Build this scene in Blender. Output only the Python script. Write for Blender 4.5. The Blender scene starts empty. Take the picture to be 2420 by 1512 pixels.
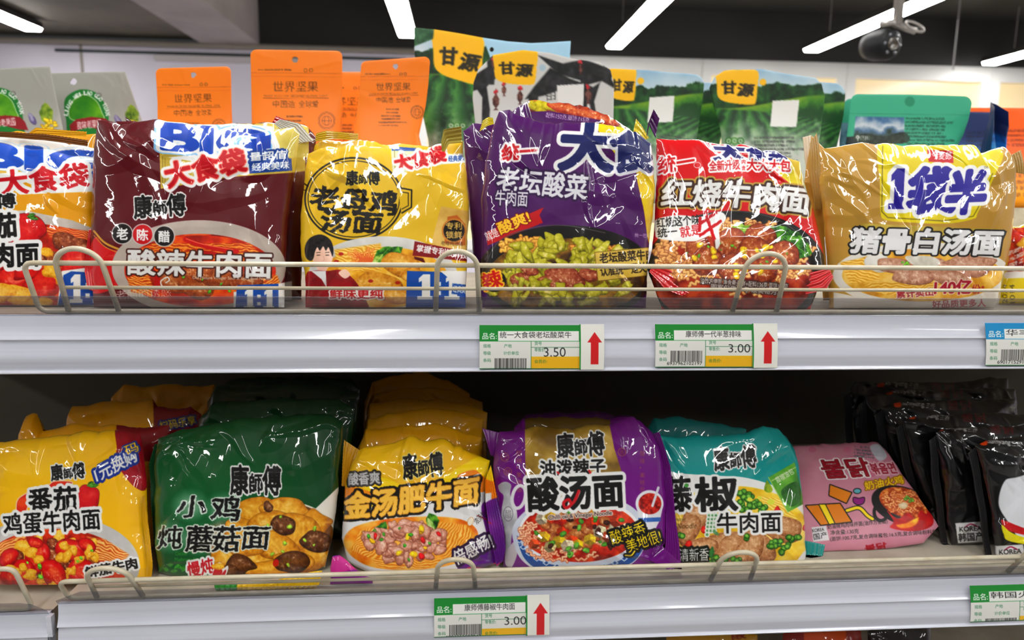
import bpy, math, random
import numpy as np
from mathutils import Matrix, Vector
SC = bpy.context.scene
COL = SC.collection
W, H, F = 2420, 1512, 1677.0
CX, CY = 1210.0, 756.0
# ---------------------------------------------------------------- camera
_x = np.array([22500.0, 0.0, F]); _x /= np.linalg.norm(_x)
_y = np.array([-125.0, -276.0, F]); _y -= _x * _y.dot(_x); _y /= np.linalg.norm(_y)
_z = np.cross(_x, _y); _z = -_z if _z[1] > 0 else _z
RW = np.stack([_x, _y, _z])                 # rows: world axes in lens axes (right, down, forward)
CAM = np.array([0.0, 0.0, 1.45])
cd = bpy.data.cameras.new('camera'); cam = bpy.data.objects.new('camera', cd); COL.objects.link(cam)
cd.sensor_width = 36.0; cd.lens = F / W * 36.0; cd.clip_start = 0.02; cd.clip_end = 60
cd.dof.use_dof = True; cd.dof.focus_distance = 0.63; cd.dof.aperture_fstop = 7.5
cam.matrix_world = Matrix([[RW[i][0], -RW[i][1], -RW[i][2], CAM[i]] for i in range(3)] + [[0, 0, 0, 1]])
SC.camera = cam
# ---------------------------------------------------------------- world, view
wd = bpy.data.worlds.new('world'); SC.world = wd; wd.use_nodes = True
wd.node_tree.nodes['Background'].inputs[0].default_value = (0.9, 0.95, 1, 1)
wd.node_tree.nodes['Background'].inputs[1].default_value = 0.05
vs = SC.view_settings; SC.display_settings.display_device = 'sRGB'
vs.view_transform = 'Standard'; vs.look = 'None'; vs.gamma = 1; vs.use_curve_mapping = False
vs.exposure = -0.45
SC.cycles.use_denoising = True
SC.cycles.max_bounces = 6; SC.cycles.diffuse_bounces = 3; SC.cycles.glossy_bounces = 3
SC.cycles.transparent_max_bounces = 10; SC.cycles.transmission_bounces = 4
SC.cycles.caustics_reflective = False; SC.cycles.caustics_refractive = False
LAMP = 38.0
BAR_Z = 2.84
SAT = 1.12                                   # ink strength
STEP = 1.05                                  # mesh spacing on printed film, in millimetres about a third of this

# ---------------------------------------------------------------- lens geometry helpers
def rays(px, py):
    px = np.asarray(px, float); py = np.asarray(py, float)
    c = np.stack([(px - CX) / F, (py - CY) / F, np.ones_like(px)], -1)
    return c @ RW.T
def project(P):
    c = (np.asarray(P, float) - CAM) @ RW
    return c[..., 0] / c[..., 2] * F + CX, c[..., 1] / c[..., 2] * F + CY
def at_y(px, py, Y):
    d = rays(px, py); return CAM + d * (Y / d[..., 1:2])
def at_z(px, py, Z):
    d = rays(px, py); return CAM + d * ((Z - CAM[2]) / d[..., 2:3])
STRIP_Y = 0.60
UDECK = float(at_y(1210, 746, STRIP_Y)[2])
LDECK = float(at_y(1210, 1396, STRIP_Y)[2])
TDECK = LDECK - 0.245
BDECK = float(at_y(2410, 496, 0.99)[2])
class Plane:
    """a leaning sheet: y = Y0 + (z - zb) tan(lean) + (x - xc) tan(yaw)"""
    def __init__(s, Y0, zb, lean=0, yaw=0, xc=0):
        s.Y0, s.zb, s.k, s.m, s.xc = Y0, zb, math.tan(math.radians(lean)), math.tan(math.radians(yaw)), xc
        n = np.array([s.m, -1, s.k]); s.n = n / np.linalg.norm(n)      # faces the aisle
    def hit(s, px, py):
        d = rays(px, py)
        t = (s.Y0 + (CAM[2] - s.zb) * s.k - s.xc * s.m) / (d[..., 1] - s.k * d[..., 2] - s.m * d[..., 0])
        return CAM + d * t[..., None]
    def foot(s, px, dz=0.001):
        """picture point where the sheet meets the shelf under column px"""
        x = (px - CX) / F * s.Y0
        for _ in range(12):
            P = np.array([x, s.Y0 + dz * s.k + (x - s.xc) * s.m, s.zb + dz]); u, v = project(P)
            x += (px - u) / F * s.Y0
        return float(v)

# ---------------------------------------------------------------- mesh helpers
def mesh_obj(name, verts, quads, mat, parent=None, cols=None, smooth=True, tris=None):
    me = bpy.data.meshes.new(name)
    verts = np.asarray(verts, np.float32).reshape(-1, 3)
    quads = np.asarray(quads, np.int32).reshape(-1, 4)
    n = len(quads)
    if parent is not None: verts = verts - np.array(parent.location, np.float32)
    me.vertices.add(len(verts)); me.vertices.foreach_set('co', verts.ravel())
    me.loops.add(n * 4); me.loops.foreach_set('vertex_index', quads.ravel())
    me.polygons.add(n); me.polygons.foreach_set('loop_start', np.arange(n, dtype=np.int32) * 4)
    me.update(calc_edges=True)
    me.polygons.foreach_set('use_smooth', np.full(n, smooth, bool))
    if cols is not None:
        a = me.color_attributes.new('print', 'FLOAT_COLOR', 'POINT')
        c = np.ones((len(verts), 4), np.float32); c[:, :3] = cols
        a.data.foreach_set('color', c.ravel())
    me.materials.append(mat)
    o = bpy.data.objects.new(name, me); COL.objects.link(o)
    if parent is not None: o.parent = parent
    return o
def grid_quads(nv, nu, off=0, flip=False):
    i = np.arange(nv * nu).reshape(nv, nu) + off
    q = np.stack([i[:-1, :-1], i[1:, :-1], i[1:, 1:], i[:-1, 1:]], -1).reshape(-1, 4)
    return q[:, ::-1] if flip else q
class MB:
    """collects boxes and tubes into one mesh"""
    def __init__(s): s.v, s.q, s.n = [], [], 0
    def add(s, v, q):
        v = np.asarray(v, float); s.v.append(v); s.q.append(np.asarray(q) + s.n); s.n += len(v)
    def box(s, lo, hi):
        x0, y0, z0 = lo; x1, y1, z1 = hi
        v = [(x0, y0, z0), (x1, y0, z0), (x1, y1, z0), (x0, y1, z0), (x0, y0, z1), (x1, y0, z1), (x1, y1, z1), (x0, y1, z1)]
        s.add(v, [(0, 3, 2, 1), (4, 5, 6, 7), (0, 1, 5, 4), (1, 2, 6, 5), (2, 3, 7, 6), (3, 0, 4, 7)]); return s
    def tube(s, pts, r, n=10):
        P = np.asarray(pts, float); T = np.gradient(P, axis=0); T /= np.linalg.norm(T, axis=1)[:, None]
        a = np.array([0, 0, 1.0]); a = np.array([1.0, 0, 0]) if abs(T[0] @ a) > .9 else a
        rows = []
        for p, t in zip(P, T):
            u = a - t * (a @ t); u /= np.linalg.norm(u); w = np.cross(t, u); a = u
            k = np.arange(n) * 2 * np.pi / n
            rows.append(p + r * (np.cos(k)[:, None] * u + np.sin(k)[:, None] * w))
        m = len(P); v = np.concatenate(rows + [P[:1], P[-1:]]); q = []
        for i in range(m - 1):
            for j in range(n):
                q.append((i * n + j, i * n + (j + 1) % n, (i + 1) * n + (j + 1) % n, (i + 1) * n + j))
        for j in range(0, n, 2):
            q.append((m * n, (j + 2) % n, j + 1, j)); b = (m - 1) * n
            q.append((m * n + 1, b + j, b + j + 1, b + (j + 2) % n))
        s.add(v, q); return s
    def extrude(s, prof, x0, x1, nx=2):
        """a (y, z) profile polyline swept along x with end caps"""
        prof = np.asarray(prof, float); n = len(prof); X = np.linspace(x0, x1, nx)
        v = np.concatenate([np.column_stack([np.full(n, x), prof]) for x in X])
        q = [(i * n + j, i * n + (j + 1) % n, (i + 1) * n + (j + 1) % n, (i + 1) * n + j) for i in range(nx - 1) for j in range(n)]
        s.add(v, q)
        for i, f in ((0, 1), (nx - 1, -1)):
            c = prof.mean(0); base = s.n; vv = np.concatenate([v[i * n:(i + 1) * n], [[X[i], c[0], c[1]]]])
            qq = [[j, (j + 1) % n, (j + 2) % n, n][::f] for j in range(0, n - 1, 2)]
            if n % 2: qq.append([n - 1, 0, n, n - 1][::f][:4])
            s.add(vv, [x for x in qq if len(set(x)) == 4])
        return s
    def build(s, name, mat, parent=None, smooth=False):
        return mesh_obj(name, np.concatenate(s.v), np.concatenate(s.q), mat, parent, smooth=smooth)
def rounded(pts, r, n=6):
    """polyline with filleted inner corners"""
    P = [np.asarray(p, float) for p in pts]; out = [P[0]]
    for a, b, c in zip(P[:-2], P[1:-1], P[2:]):
        u = (a - b) / np.linalg.norm(a - b); w = (c - b) / np.linalg.norm(c - b)
        p, q = b + u * r, b + w * r
        for t in np.linspace(0, 1, n): out.append((1 - t) ** 2 * p + 2 * t * (1 - t) * b + t * t * q)
    return out + [P[-1]]
def tag(o, label, cat, group=None, kind=None):
    o['label'] = label; o['category'] = cat
    if group: o['group'] = group
    if kind: o['kind'] = kind
    return o
def empty(name, loc):
    o = bpy.data.objects.new(name, None); COL.objects.link(o); o.location = [float(c) for c in loc]
    o.empty_display_size = .02; return o

# ---------------------------------------------------------------- materials
def lin(c):
    c = np.asarray(c, np.float32) / 255.0
    return np.where(c <= .04045, c / 12.92, ((c + .055) / 1.055) ** 2.4)
def material(name, col=(200, 200, 200), rough=.5, coat=0, coat_r=.05, metal=0, spec=.5, attr=None, noise=None, bump=None, emit=None):
    m = bpy.data.materials.new(name); m.use_nodes = True; nt = m.node_tree; b = nt.nodes['Principled BSDF']
    b.inputs['Base Color'].default_value = (*lin(col), 1); b.inputs['Roughness'].default_value = rough
    b.inputs['Coat Weight'].default_value = coat; b.inputs['Coat Roughness'].default_value = coat_r
    b.inputs['Metallic'].default_value = metal; b.inputs['Specular IOR Level'].default_value = spec
    tc = nt.nodes.new('ShaderNodeTexCoord')
    if attr:
        a = nt.nodes.new('ShaderNodeAttribute'); a.attribute_name = attr; nt.links.new(a.outputs['Color'], b.inputs['Base Color'])
    if noise:                                       # (colour2, scale, (sx,sy,sz))
        mp = nt.nodes.new('ShaderNodeMapping'); mp.inputs['Scale'].default_value = noise[2]
        nz = nt.nodes.new('ShaderNodeTexNoise'); nz.inputs['Scale'].default_value = noise[1]; nz.inputs['Detail'].default_value = 5
        mx = nt.nodes.new('ShaderNodeMix'); mx.data_type = 'RGBA'
        mx.inputs[6].default_value = (*lin(col), 1); mx.inputs[7].default_value = (*lin(noise[0]), 1)
        rp = nt.nodes.new('ShaderNodeMapRange'); rp.inputs[1].default_value = .35; rp.inputs[2].default_value = .65
        nt.links.new(tc.outputs['Object'], mp.inputs[0]); nt.links.new(mp.outputs[0], nz.inputs['Vector'])
        nt.links.new(nz.outputs['Fac'], rp.inputs[0]); nt.links.new(rp.outputs[0], mx.inputs[0]); nt.links.new(mx.outputs[2], b.inputs['Base Color'])
    if bump:                                        # (scale, strength, distance)
        nz = nt.nodes.new('ShaderNodeTexNoise'); nz.inputs['Scale'].default_value = bump[0]; nz.inputs['Detail'].default_value = 3
        bp = nt.nodes.new('ShaderNodeBump'); bp.inputs['Strength'].default_value = bump[1]; bp.inputs['Distance'].default_value = bump[2]
        nt.links.new(tc.outputs['Object'], nz.inputs['Vector']); nt.links.new(nz.outputs['Fac'], bp.inputs['Height'])
        nt.links.new(bp.outputs[0], b.inputs['Normal']); nt.links.new(bp.outputs[0], b.inputs['Coat Normal'])
    if emit:
        b.inputs['Emission Color'].default_value = (*emit[0], 1); b.inputs['Emission Strength'].default_value = emit[1]
    return m
FILM = material('glossy_printed_film', rough=.42, coat=1, coat_r=.035, spec=.25, attr='print', bump=(70, .05, .004))
FILM.node_tree.nodes['Principled BSDF'].inputs['Coat IOR'].default_value = 1.55
MATT = material('matt_printed_film', rough=.5, coat=.08, coat_r=.25, spec=.3, attr='print', bump=(40, .1, .004))
CARD = material('printed_card', rough=.5, attr='print', coat=.2, coat_r=.2)

# ---------------------------------------------------------------- printing: glyphs, shapes, noise, all drawn as colour on the film
RES = 96; PAD = 26
_glyph = {}
_cu = bpy.data.curves.new('lettering', 'FONT'); _to = bpy.data.objects.new('lettering', _cu); COL.objects.link(_to)
def glyph_sdf(s):
    if s in _glyph: return _glyph[s]
    _cu.body = s; bpy.context.view_layer.update(); dg = bpy.context.evaluated_depsgraph_get()
    ev = _to.evaluated_get(dg); me = ev.to_mesh(); me.calc_loop_triangles()
    v = np.empty(len(me.vertices) * 3, np.float32); me.vertices.foreach_get('co', v); v = v.reshape(-1, 3)[:, :2]
    t = np.empty(len(me.loop_triangles) * 3, np.int32); me.loop_triangles.foreach_get('vertices', t); t = t.reshape(-1, 3)
    ev.to_mesh_clear()
    lo, hi = v.min(0), v.max(0)
    p = (v - lo) * RES + PAD; w, h = int((hi[0] - lo[0]) * RES) + 2 * PAD + 1, int((hi[1] - lo[1]) * RES) + 2 * PAD + 1
    cr = np.zeros((h, w + 1), np.int32)
    e = np.concatenate([t[:, [0, 1]], t[:, [1, 2]], t[:, [2, 0]]]); a, b = p[e[:, 0]], p[e[:, 1]]
    sw = a[:, 1] > b[:, 1]; a2 = np.where(sw[:, None], b, a); b2 = np.where(sw[:, None], a, b)
    r0 = np.ceil(a2[:, 1] - .5).astype(int); r1 = np.ceil(b2[:, 1] - .5).astype(int); L = r1 - r0
    k = np.repeat(np.arange(len(L)), np.maximum(L, 0))
    if len(k):
        rr = np.arange(len(k)) - np.repeat(np.cumsum(np.maximum(L, 0)) - np.maximum(L, 0), np.maximum(L, 0)) + r0[k]
        xx = a2[k, 0] + (rr + .5 - a2[k, 1]) / np.maximum(b2[k, 1] - a2[k, 1], 1e-9) * (b2[k, 0] - a2[k, 0])
        np.add.at(cr, (np.clip(rr, 0, h - 1), np.clip(np.ceil(xx - .5), 0, w).astype(int)), 1)
    M = (np.cumsum(cr, 1) % 2)[:, :w].astype(bool)
    def edt(m):
        R = PAD - 2; big = 1e6; g = np.where(m, 0., big).astype(np.float32)
        for ax in (0, 1):
            o = g.copy(); n = g.shape[ax]
            for d in range(1, R + 1):
                if d >= n: break
                if ax == 0:
                    o[d:] = np.minimum(o[d:], g[:-d] + d * d); o[:-d] = np.minimum(o[:-d], g[d:] + d * d)
                else:
                    o[:, d:] = np.minimum(o[:, d:], g[:, :-d] + d * d); o[:, :-d] = np.minimum(o[:, :-d], g[:, d:] + d * d)
            g = o
        return np.minimum(np.sqrt(g), R)
    S = (edt(M) - edt(~M)) / RES                       # negative inside, in em
    _glyph[s] = (S.astype(np.float32), w - 2 * PAD, h - 2 * PAD)
    return _glyph[s]
_rt = np.random.default_rng(7).random((64, 64)).astype(np.float32)
def vnoise(X, Y, sc, seed=0):
    x = X / sc + seed * 7.13; y = Y / sc + seed * 3.71
    i = np.floor(x).astype(int); j = np.floor(y).astype(int); u = x - i; v = y - j
    u = u * u * (3 - 2 * u); v = v * v * (3 - 2 * v); g = lambda a, b: _rt[(j + b) & 63, (i + a) & 63]
    return (g(0, 0) * (1 - u) + g(1, 0) * u) * (1 - v) + (g(0, 1) * (1 - u) + g(1, 1) * u) * v
def fbm(X, Y, sc, seed=0, o=3):
    return sum(vnoise(X, Y, sc / 2 ** k, seed + k * 5) * .5 ** k for k in range(o)) / (2 - .5 ** (o - 1))
def ramp(t, *cs):
    """colour ramp through cs for t in 0..1"""
    cs = np.asarray(cs, np.float32) / 255.; t = np.clip(t, 0, 1) * (len(cs) - 1); i = np.minimum(t.astype(int), len(cs) - 2); f = (t - i)[..., None]
    return cs[i] * (1 - f) + cs[i + 1] * f
def sdf_poly(X, Y, P):
    P = np.round(np.asarray(P, float), 2); Q = np.roll(P, -1, 0); d = np.full(X.shape, 1e9); ins = np.zeros(X.shape, bool)
    for (ax, ay), (bx, by) in zip(P, Q):
        ex, ey = bx - ax, by - ay; l = ex * ex + ey * ey
        if l < 1e-9: continue
        t = np.clip(((X - ax) * ex + (Y - ay) * ey) / l, 0, 1)
        d = np.minimum(d, (X - ax - t * ex) ** 2 + (Y - ay - t * ey) ** 2)
        if ay != by: ins ^= ((ay > Y) != (by > Y)) & (X < (bx - ax) * (Y - ay) / (by - ay) + ax)
    d = np.sqrt(d); return np.where(ins, -d, d)
def spl(pts, n=8):
    """closed smooth curve through pts"""
    P = np.asarray(pts, float); N = len(P); o = []
    for i in range(N):
        a, b, c, d = P[i - 1], P[i], P[(i + 1) % N], P[(i + 2) % N]
        for t in np.arange(n) / n:
            o.append(.5 * (2 * b + (c - a) * t + (2 * a - 5 * b + 4 * c - d) * t * t + (3 * b - a - 3 * c + d) * t ** 3))
    return np.array(o)
def curve(pts, n=8):
    P = np.asarray(pts, float); E = np.concatenate([[2 * P[0] - P[1]], P, [2 * P[-1] - P[-2]]]); o = []
    for a, b, c, d in zip(E[:-3], E[1:-2], E[2:-1], E[3:]):
        for t in np.arange(n) / n:
            o.append(.5 * (2 * b + (c - a) * t + (2 * a - 5 * b + 4 * c - d) * t * t + (3 * b - a - 3 * c + d) * t ** 3))
    return np.array(o + [P[-1]])
class Art:
    def __init__(s, x0, y0, x1, y1, base, k=1.0):
        s.x0, s.y0, s.k = x0, y0, k
        s.w, s.h = int((x1 - x0) * k) + 2, int((y1 - y0) * k) + 2
        s.im = np.empty((s.h, s.w, 3), np.float32); s.im[:] = np.asarray(base, np.float32) / 255
        s.base = np.asarray(base, np.float32)
        s.rng = np.random.default_rng(int(abs(x0) * 7 + abs(y0)))
    def sub(s, a, b, c, d):
        i0, i1 = max(0, int((b - s.y0) * s.k) - 1), min(s.h, int((d - s.y0) * s.k) + 3)
        j0, j1 = max(0, int((a - s.x0) * s.k) - 1), min(s.w, int((c - s.x0) * s.k) + 3)
        if i1 <= i0 or j1 <= j0: return None
        X, Y = np.meshgrid(np.arange(j0, j1) / s.k + s.x0, np.arange(i0, i1) / s.k + s.y0)
        return slice(i0, i1), slice(j0, j1), X, Y
    def mix(s, g, m, col):
        a, b, X, Y = g; c = col(X, Y) if callable(col) else np.asarray(col, np.float32) / 255
        m = np.clip(m, 0, 1)[..., None].astype(np.float32); s.im[a, b] = s.im[a, b] * (1 - m) + c * m
    def sd(s, g, d, col, soft=.6, out=None):
        if out: s.mix(g, .5 - (d - out[0]) / (2 * soft), out[1])
        s.mix(g, .5 - d / (2 * soft), col)
    def poly(s, P, col, soft=.6, out=None):
        P = np.asarray(P, float); m = soft + 2 + (out[0] if out else 0)
        g = s.sub(P[:, 0].min() - m, P[:, 1].min() - m, P[:, 0].max() + m, P[:, 1].max() + m)
        if g: s.sd(g, sdf_poly(g[2], g[3], P), col, soft, out)
    def ell(s, cx, cy, rx, ry, col, ang=0, soft=.6, out=None, ring=None):
        m = max(rx, ry) + soft + 2 + (out[0] if out else 0); g = s.sub(cx - m, cy - m, cx + m, cy + m)
        if not g: return
        c, n = math.cos(math.radians(ang)), math.sin(math.radians(ang)); x, y = g[2] - cx, g[3] - cy
        u, v = (x * c + y * n) / rx, (-x * n + y * c) / ry; r = np.sqrt(u * u + v * v) + 1e-6
        d = (r - 1) * r / np.sqrt((u / rx) ** 2 + (v / ry) ** 2 + 1e-12)
        if ring: d = np.abs(d) - ring
        s.sd(g, d, col, soft, out)
    def line(s, P, w, col, soft=.6, out=None):
        P = np.asarray(P, float); m = w + soft + 2 + (out[0] if out else 0)
        g = s.sub(P[:, 0].min() - m, P[:, 1].min() - m, P[:, 0].max() + m, P[:, 1].max() + m)
        if not g: return
        X, Y = g[2], g[3]; d = np.full(X.shape, 1e9)
        for (ax, ay), (bx, by) in zip(P[:-1], P[1:]):
            ex, ey = bx - ax, by - ay; l = ex * ex + ey * ey + 1e-9; t = np.clip(((X - ax) * ex + (Y - ay) * ey) / l, 0, 1)
            d = np.minimum(d, (X - ax - t * ex) ** 2 + (Y - ay - t * ey) ** 2)
        s.sd(g, np.sqrt(d) - w / 2, col, soft, out)
    def t(s, txt, x0, y0, x1, y1, h, col=(15, 15, 15), bold=.02, outs=(), sl=0, arc=0, rough=0, up=0):
        """lettering whose ink runs along its foot from (x0,y0) to (x1,y1), h tall; outs = [(pixels, colour)...] outer first"""
        S, w, hh = glyph_sdf(txt); L = math.hypot(x1 - x0, y1 - y0); mg = h * .3 + 14
        g = s.sub(min(x0, x1) - mg, min(y0, y1) - h - mg - abs(arc), max(x0, x1) + mg, max(y0, y1) + mg + abs(arc))
        if not g: return
        ex, ey = (x1 - x0) / L, (y1 - y0) / L; X, Y = g[2] - x0, g[3] - y0
        if rough: X = X + (fbm(g[2], g[3], 7, 3) - .5) * rough; Y = Y + (fbm(g[2], g[3], 7, 9) - .5) * rough
        fx, fy = (0, 1) if up else (-ey, ex)             # text's downward direction
        det = ex * fy - ey * fx; u = (X * fy - Y * fx) / det; v = -(-X * ey + Y * ex) / det
        u = u - v * sl; v = v + arc * (1 - (2 * u / L - 1) ** 2) * -1
        gx = u / L * w + PAD; gy = v / h * hh + PAD
        i = np.clip(gy, 0, S.shape[0] - 1.001); j = np.clip(gx, 0, S.shape[1] - 1.001)
        a = i.astype(int); b = j.astype(int); p = i - a; q = j - b
        D = (S[a, b] * (1 - q) + S[a, b + 1] * q) * (1 - p) + (S[a + 1, b] * (1 - q) + S[a + 1, b + 1] * q) * p
        D = D + np.maximum(0, np.maximum(np.abs(gy - i), np.abs(gx - j))) / RES
        px = RES * math.sqrt((L / w) * (h / hh)); D = (D - bold) * px
        for ow, oc in outs:
            g2 = .8 if ow < 6 else 1.2
            s.mix(g, .5 - (D - ow) / g2, oc)
        s.mix(g, .5 - D / 1.1, col)
    def scrib(s, x0, y0, x1, y1, col, rows=4, skew=0, seed=1, dens=.75, op=.8):
        """small print too fine to read: rows of broken marks"""
        g = s.sub(x0, min(y0, y0 + skew), x1, max(y1, y1 + skew)); 
        if not g: return
        X, Y = g[2], g[3]; t = (Y - y0 - skew * (X - x0) / (x1 - x0)) / (y1 - y0) * rows
        r = np.floor(t); f = t - r; ch = (y1 - y0) / rows * .62
        n = vnoise(X, r * 9.7, max(ch * .35, 1.2), seed); n2 = vnoise(X, Y, max(ch * .3, 1.1), seed + 3)
        end = x0 + (x1 - x0) * (.55 + .45 * vnoise(r * 3.3, r * 0 + 1.5, 1, seed)); 
        m = (t > 0) & (t < rows) & (f < .66) & (n > 1 - dens) & (X < end)
        s.mix(g, m * op * (.35 + .65 * (n2 > .45)), col)
    # ---- printed food
    def tex(s, c, sc=14, seed=0, amp=1.0):
        """mottled fill through the colours c"""
        return lambda X, Y: ramp(.5 + (fbm(X, Y, sc, seed, 4) - .5) * 2.1 * amp, *c)
    def noodles(s, P, c, fr=5.0, ang=0, seed=0, wav=7, soft=2):
        ca, sa = math.cos(math.radians(ang)), math.sin(math.radians(ang))
        def f(X, Y):
            u, v = X * ca + Y * sa, -X * sa + Y * ca
            w = v + (fbm(u, v, wav * 4, seed) - .5) * wav * 3 + np.sin(u / wav + seed) * wav * .12
            k = np.abs(((w / fr) % 1) - .5) * 2; return ramp((1 - k) * (.75 + .4 * fbm(X, Y, 9, seed + 4)), *c)
        s.poly(P, f, soft)
    def squig(s, cx, cy, rx, ry, c, n=40, L=26, w=4, seed=0, ang=None):
        """short curly noodle strands strewn over an ellipse"""
        r = np.random.default_rng(seed)
        for _ in range(n):
            a, q = r.random() * 6.28, math.sqrt(r.random()); x, y = cx + rx * q * math.cos(a), cy + ry * q * math.sin(a)
            th = r.random() * 3.14 if ang is None else math.radians(ang) + r.normal() * .3; ph = r.random() * 6
            u = np.linspace(-.5, .5, 9) * L; v = np.sin(u * .45 + ph) * w * .8
            P = np.stack([x + u * math.cos(th) - v * math.sin(th), y + (u * math.sin(th) + v * math.cos(th)) * .75], 1)
            k = r.random() * .35; col = np.asarray(c[0], float) * (1 - k) + np.asarray(c[1], float) * k
            s.line(P, w, col, .8, (1.1, c[1])); s.line(P - [0, w * .15], w * .3, np.minimum(col * 1.13 + 8, 255), .8)
    def lump(s, cx, cy, rx, ry, c, seed=0, ang=0, n=9, jit=.16, shade=.55, tx=6, spec=0, edge=None):
        """an irregular piece of food, darker to the rim; c = (dark, mid, light)"""
        r = np.random.default_rng(seed + 11); a = np.arange(n) * 2 * np.pi / n; q = 1 + r.normal(0, jit, n).clip(-.3, .3)
        ca, sa = math.cos(math.radians(ang)), math.sin(math.radians(ang)); x, y = np.cos(a) * q * rx, np.sin(a) * q * ry
        P = spl(np.stack([cx + x * ca - y * sa, cy + x * sa + y * ca], 1), 4); m = 4
        g = s.sub(P[:, 0].min() - m, P[:, 1].min() - m, P[:, 0].max() + m, P[:, 1].max() + m)
        if not g: return
        d = sdf_poly(g[2], g[3], P); dep = np.clip(-d / (min(rx, ry) * .75), 0, 1) ** .7
        f = fbm(g[2], g[3], tx, seed, 3); f2 = np.abs(fbm(g[2], g[3], tx * .9, seed + 9, 2) - .5) * 2; t = dep * shade + (1 - shade) * .5 + (f - .5) * .6 + (.35 - f2) * .35 - ((g[3] - cy) / ry) * .16 - ((g[2] - cx) / rx) * .05
        if edge is not None: s.mix(g, (.5 - (d - .8) / 1.6) * .7, edge)
        s.mix(g, .5 - d / 1.3, lambda X, Y: ramp(t, *c))
        if spec: s.mix(g, np.clip((f - .56) * 7, 0, 1) * np.clip((.42 - f2) * 4, 0, 1) * np.clip(dep * 2 - .5, 0, 1) * spec, (255, 236, 212))
    def leaf(s, x0, y0, x1, y1, w, c, seed=0):
        dx, dy = x1 - x0, y1 - y0; L = math.hypot(dx, dy); nx, ny = -dy / L, dx / L; u = np.linspace(0, 1, 9)
        b = np.sin(u * np.pi) ** .8 * w * (1 + .12 * np.sin(u * 19 + seed)); mid = np.stack([x0 + dx * u, y0 + dy * u], 1)
        P = np.concatenate([mid + b[:, None] * [nx, ny], (mid - b[:, None] * [nx, ny])[::-1]])
        s.poly(P, s.tex(c, 9, seed), .8); s.line(mid[:-1], 1.3, np.asarray(c[-1]), .8)
    def bits(s, cx, cy, rx, ry, cols, n, r0, seed=0, ratio=.7):
        r = np.random.default_rng(seed + 77)
        for _ in range(n):
            a, q = r.random() * 6.28, math.sqrt(r.random()); c = np.asarray(cols[r.integers(len(cols))], float); z = r0 * (.6 + .7 * r.random())
            s.lump(cx + rx * q * math.cos(a), cy + ry * q * math.sin(a), z, z * ratio, (c * .5, c, np.minimum(c * 1.3 + 20, 255)), int(r.integers(9999)), r.random() * 180, 5, .14)
    def one(s, x0, y0, x1, y1, col, out=None, sl=0):
        w, h = x1 - x0, y1 - y0; P = [(.1, .16), (.4, .0), (.85, .0), (.85, .86), (1, .86), (1, 1), (0, 1), (0, .86), (.3, .86), (.3, .26), (.1, .32)]
        s.poly([(x0 + u * w + sl * (1 - v) * h, y0 + v * h) for u, v in P], col, .6, out)
    def ratio(s, x0, y0, x1, y1, col):
        w, h = x1 - x0, y1 - y0; s.one(x0, y0, x0 + w * .36, y1, col); s.one(x1 - w * .36, y0, x1, y1, col)
        for v in (.3, .66): s.poly([(x0 + w * .44, y0 + h * v), (x0 + w * .56, y0 + h * v), (x0 + w * .56, y0 + h * (v + .16)), (x0 + w * .44, y0 + h * (v + .16))], col)
    def cube(s, cx, cy, r, c, seed=0):
        """a diced block: three faces"""
        q = np.random.default_rng(seed); a = q.random() * .8 - .4; c = np.asarray(c, float)
        p = [np.array([cx + r * math.cos(a + k * np.pi / 3 + .5), cy + r * .9 * math.sin(a + k * np.pi / 3 + .5)]) for k in range(6)]; m = np.array([cx, cy])
        for k, f in ((0, .62), (2, .8), (4, 1.06)):
            s.poly([m, p[k], p[(k + 1) % 6], p[(k + 2) % 6]], s.tex((np.clip(c * f * .85, 0, 255), np.clip(c * f * 1.1, 0, 255)), 5, seed + k), .6)
    def sample(s, px, py):
        i = np.clip((py - s.y0) * s.k, 0, s.h - 1.001); j = np.clip((px - s.x0) * s.k, 0, s.w - 1.001)
        a = i.astype(int); b = j.astype(int); p = (i - a)[..., None].astype(np.float32); q = (j - b)[..., None].astype(np.float32); I = s.im
        c = (I[a, b] * (1 - q) + I[a, b + 1] * q) * (1 - p) + (I[a + 1, b] * (1 - q) + I[a + 1, b + 1] * q) * p
        c = c * (.79 + .21 * c); m = c.mean(-1, keepdims=True); return lin(np.clip(m + (c - m) * SAT, 0, 1) * 255)

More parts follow.
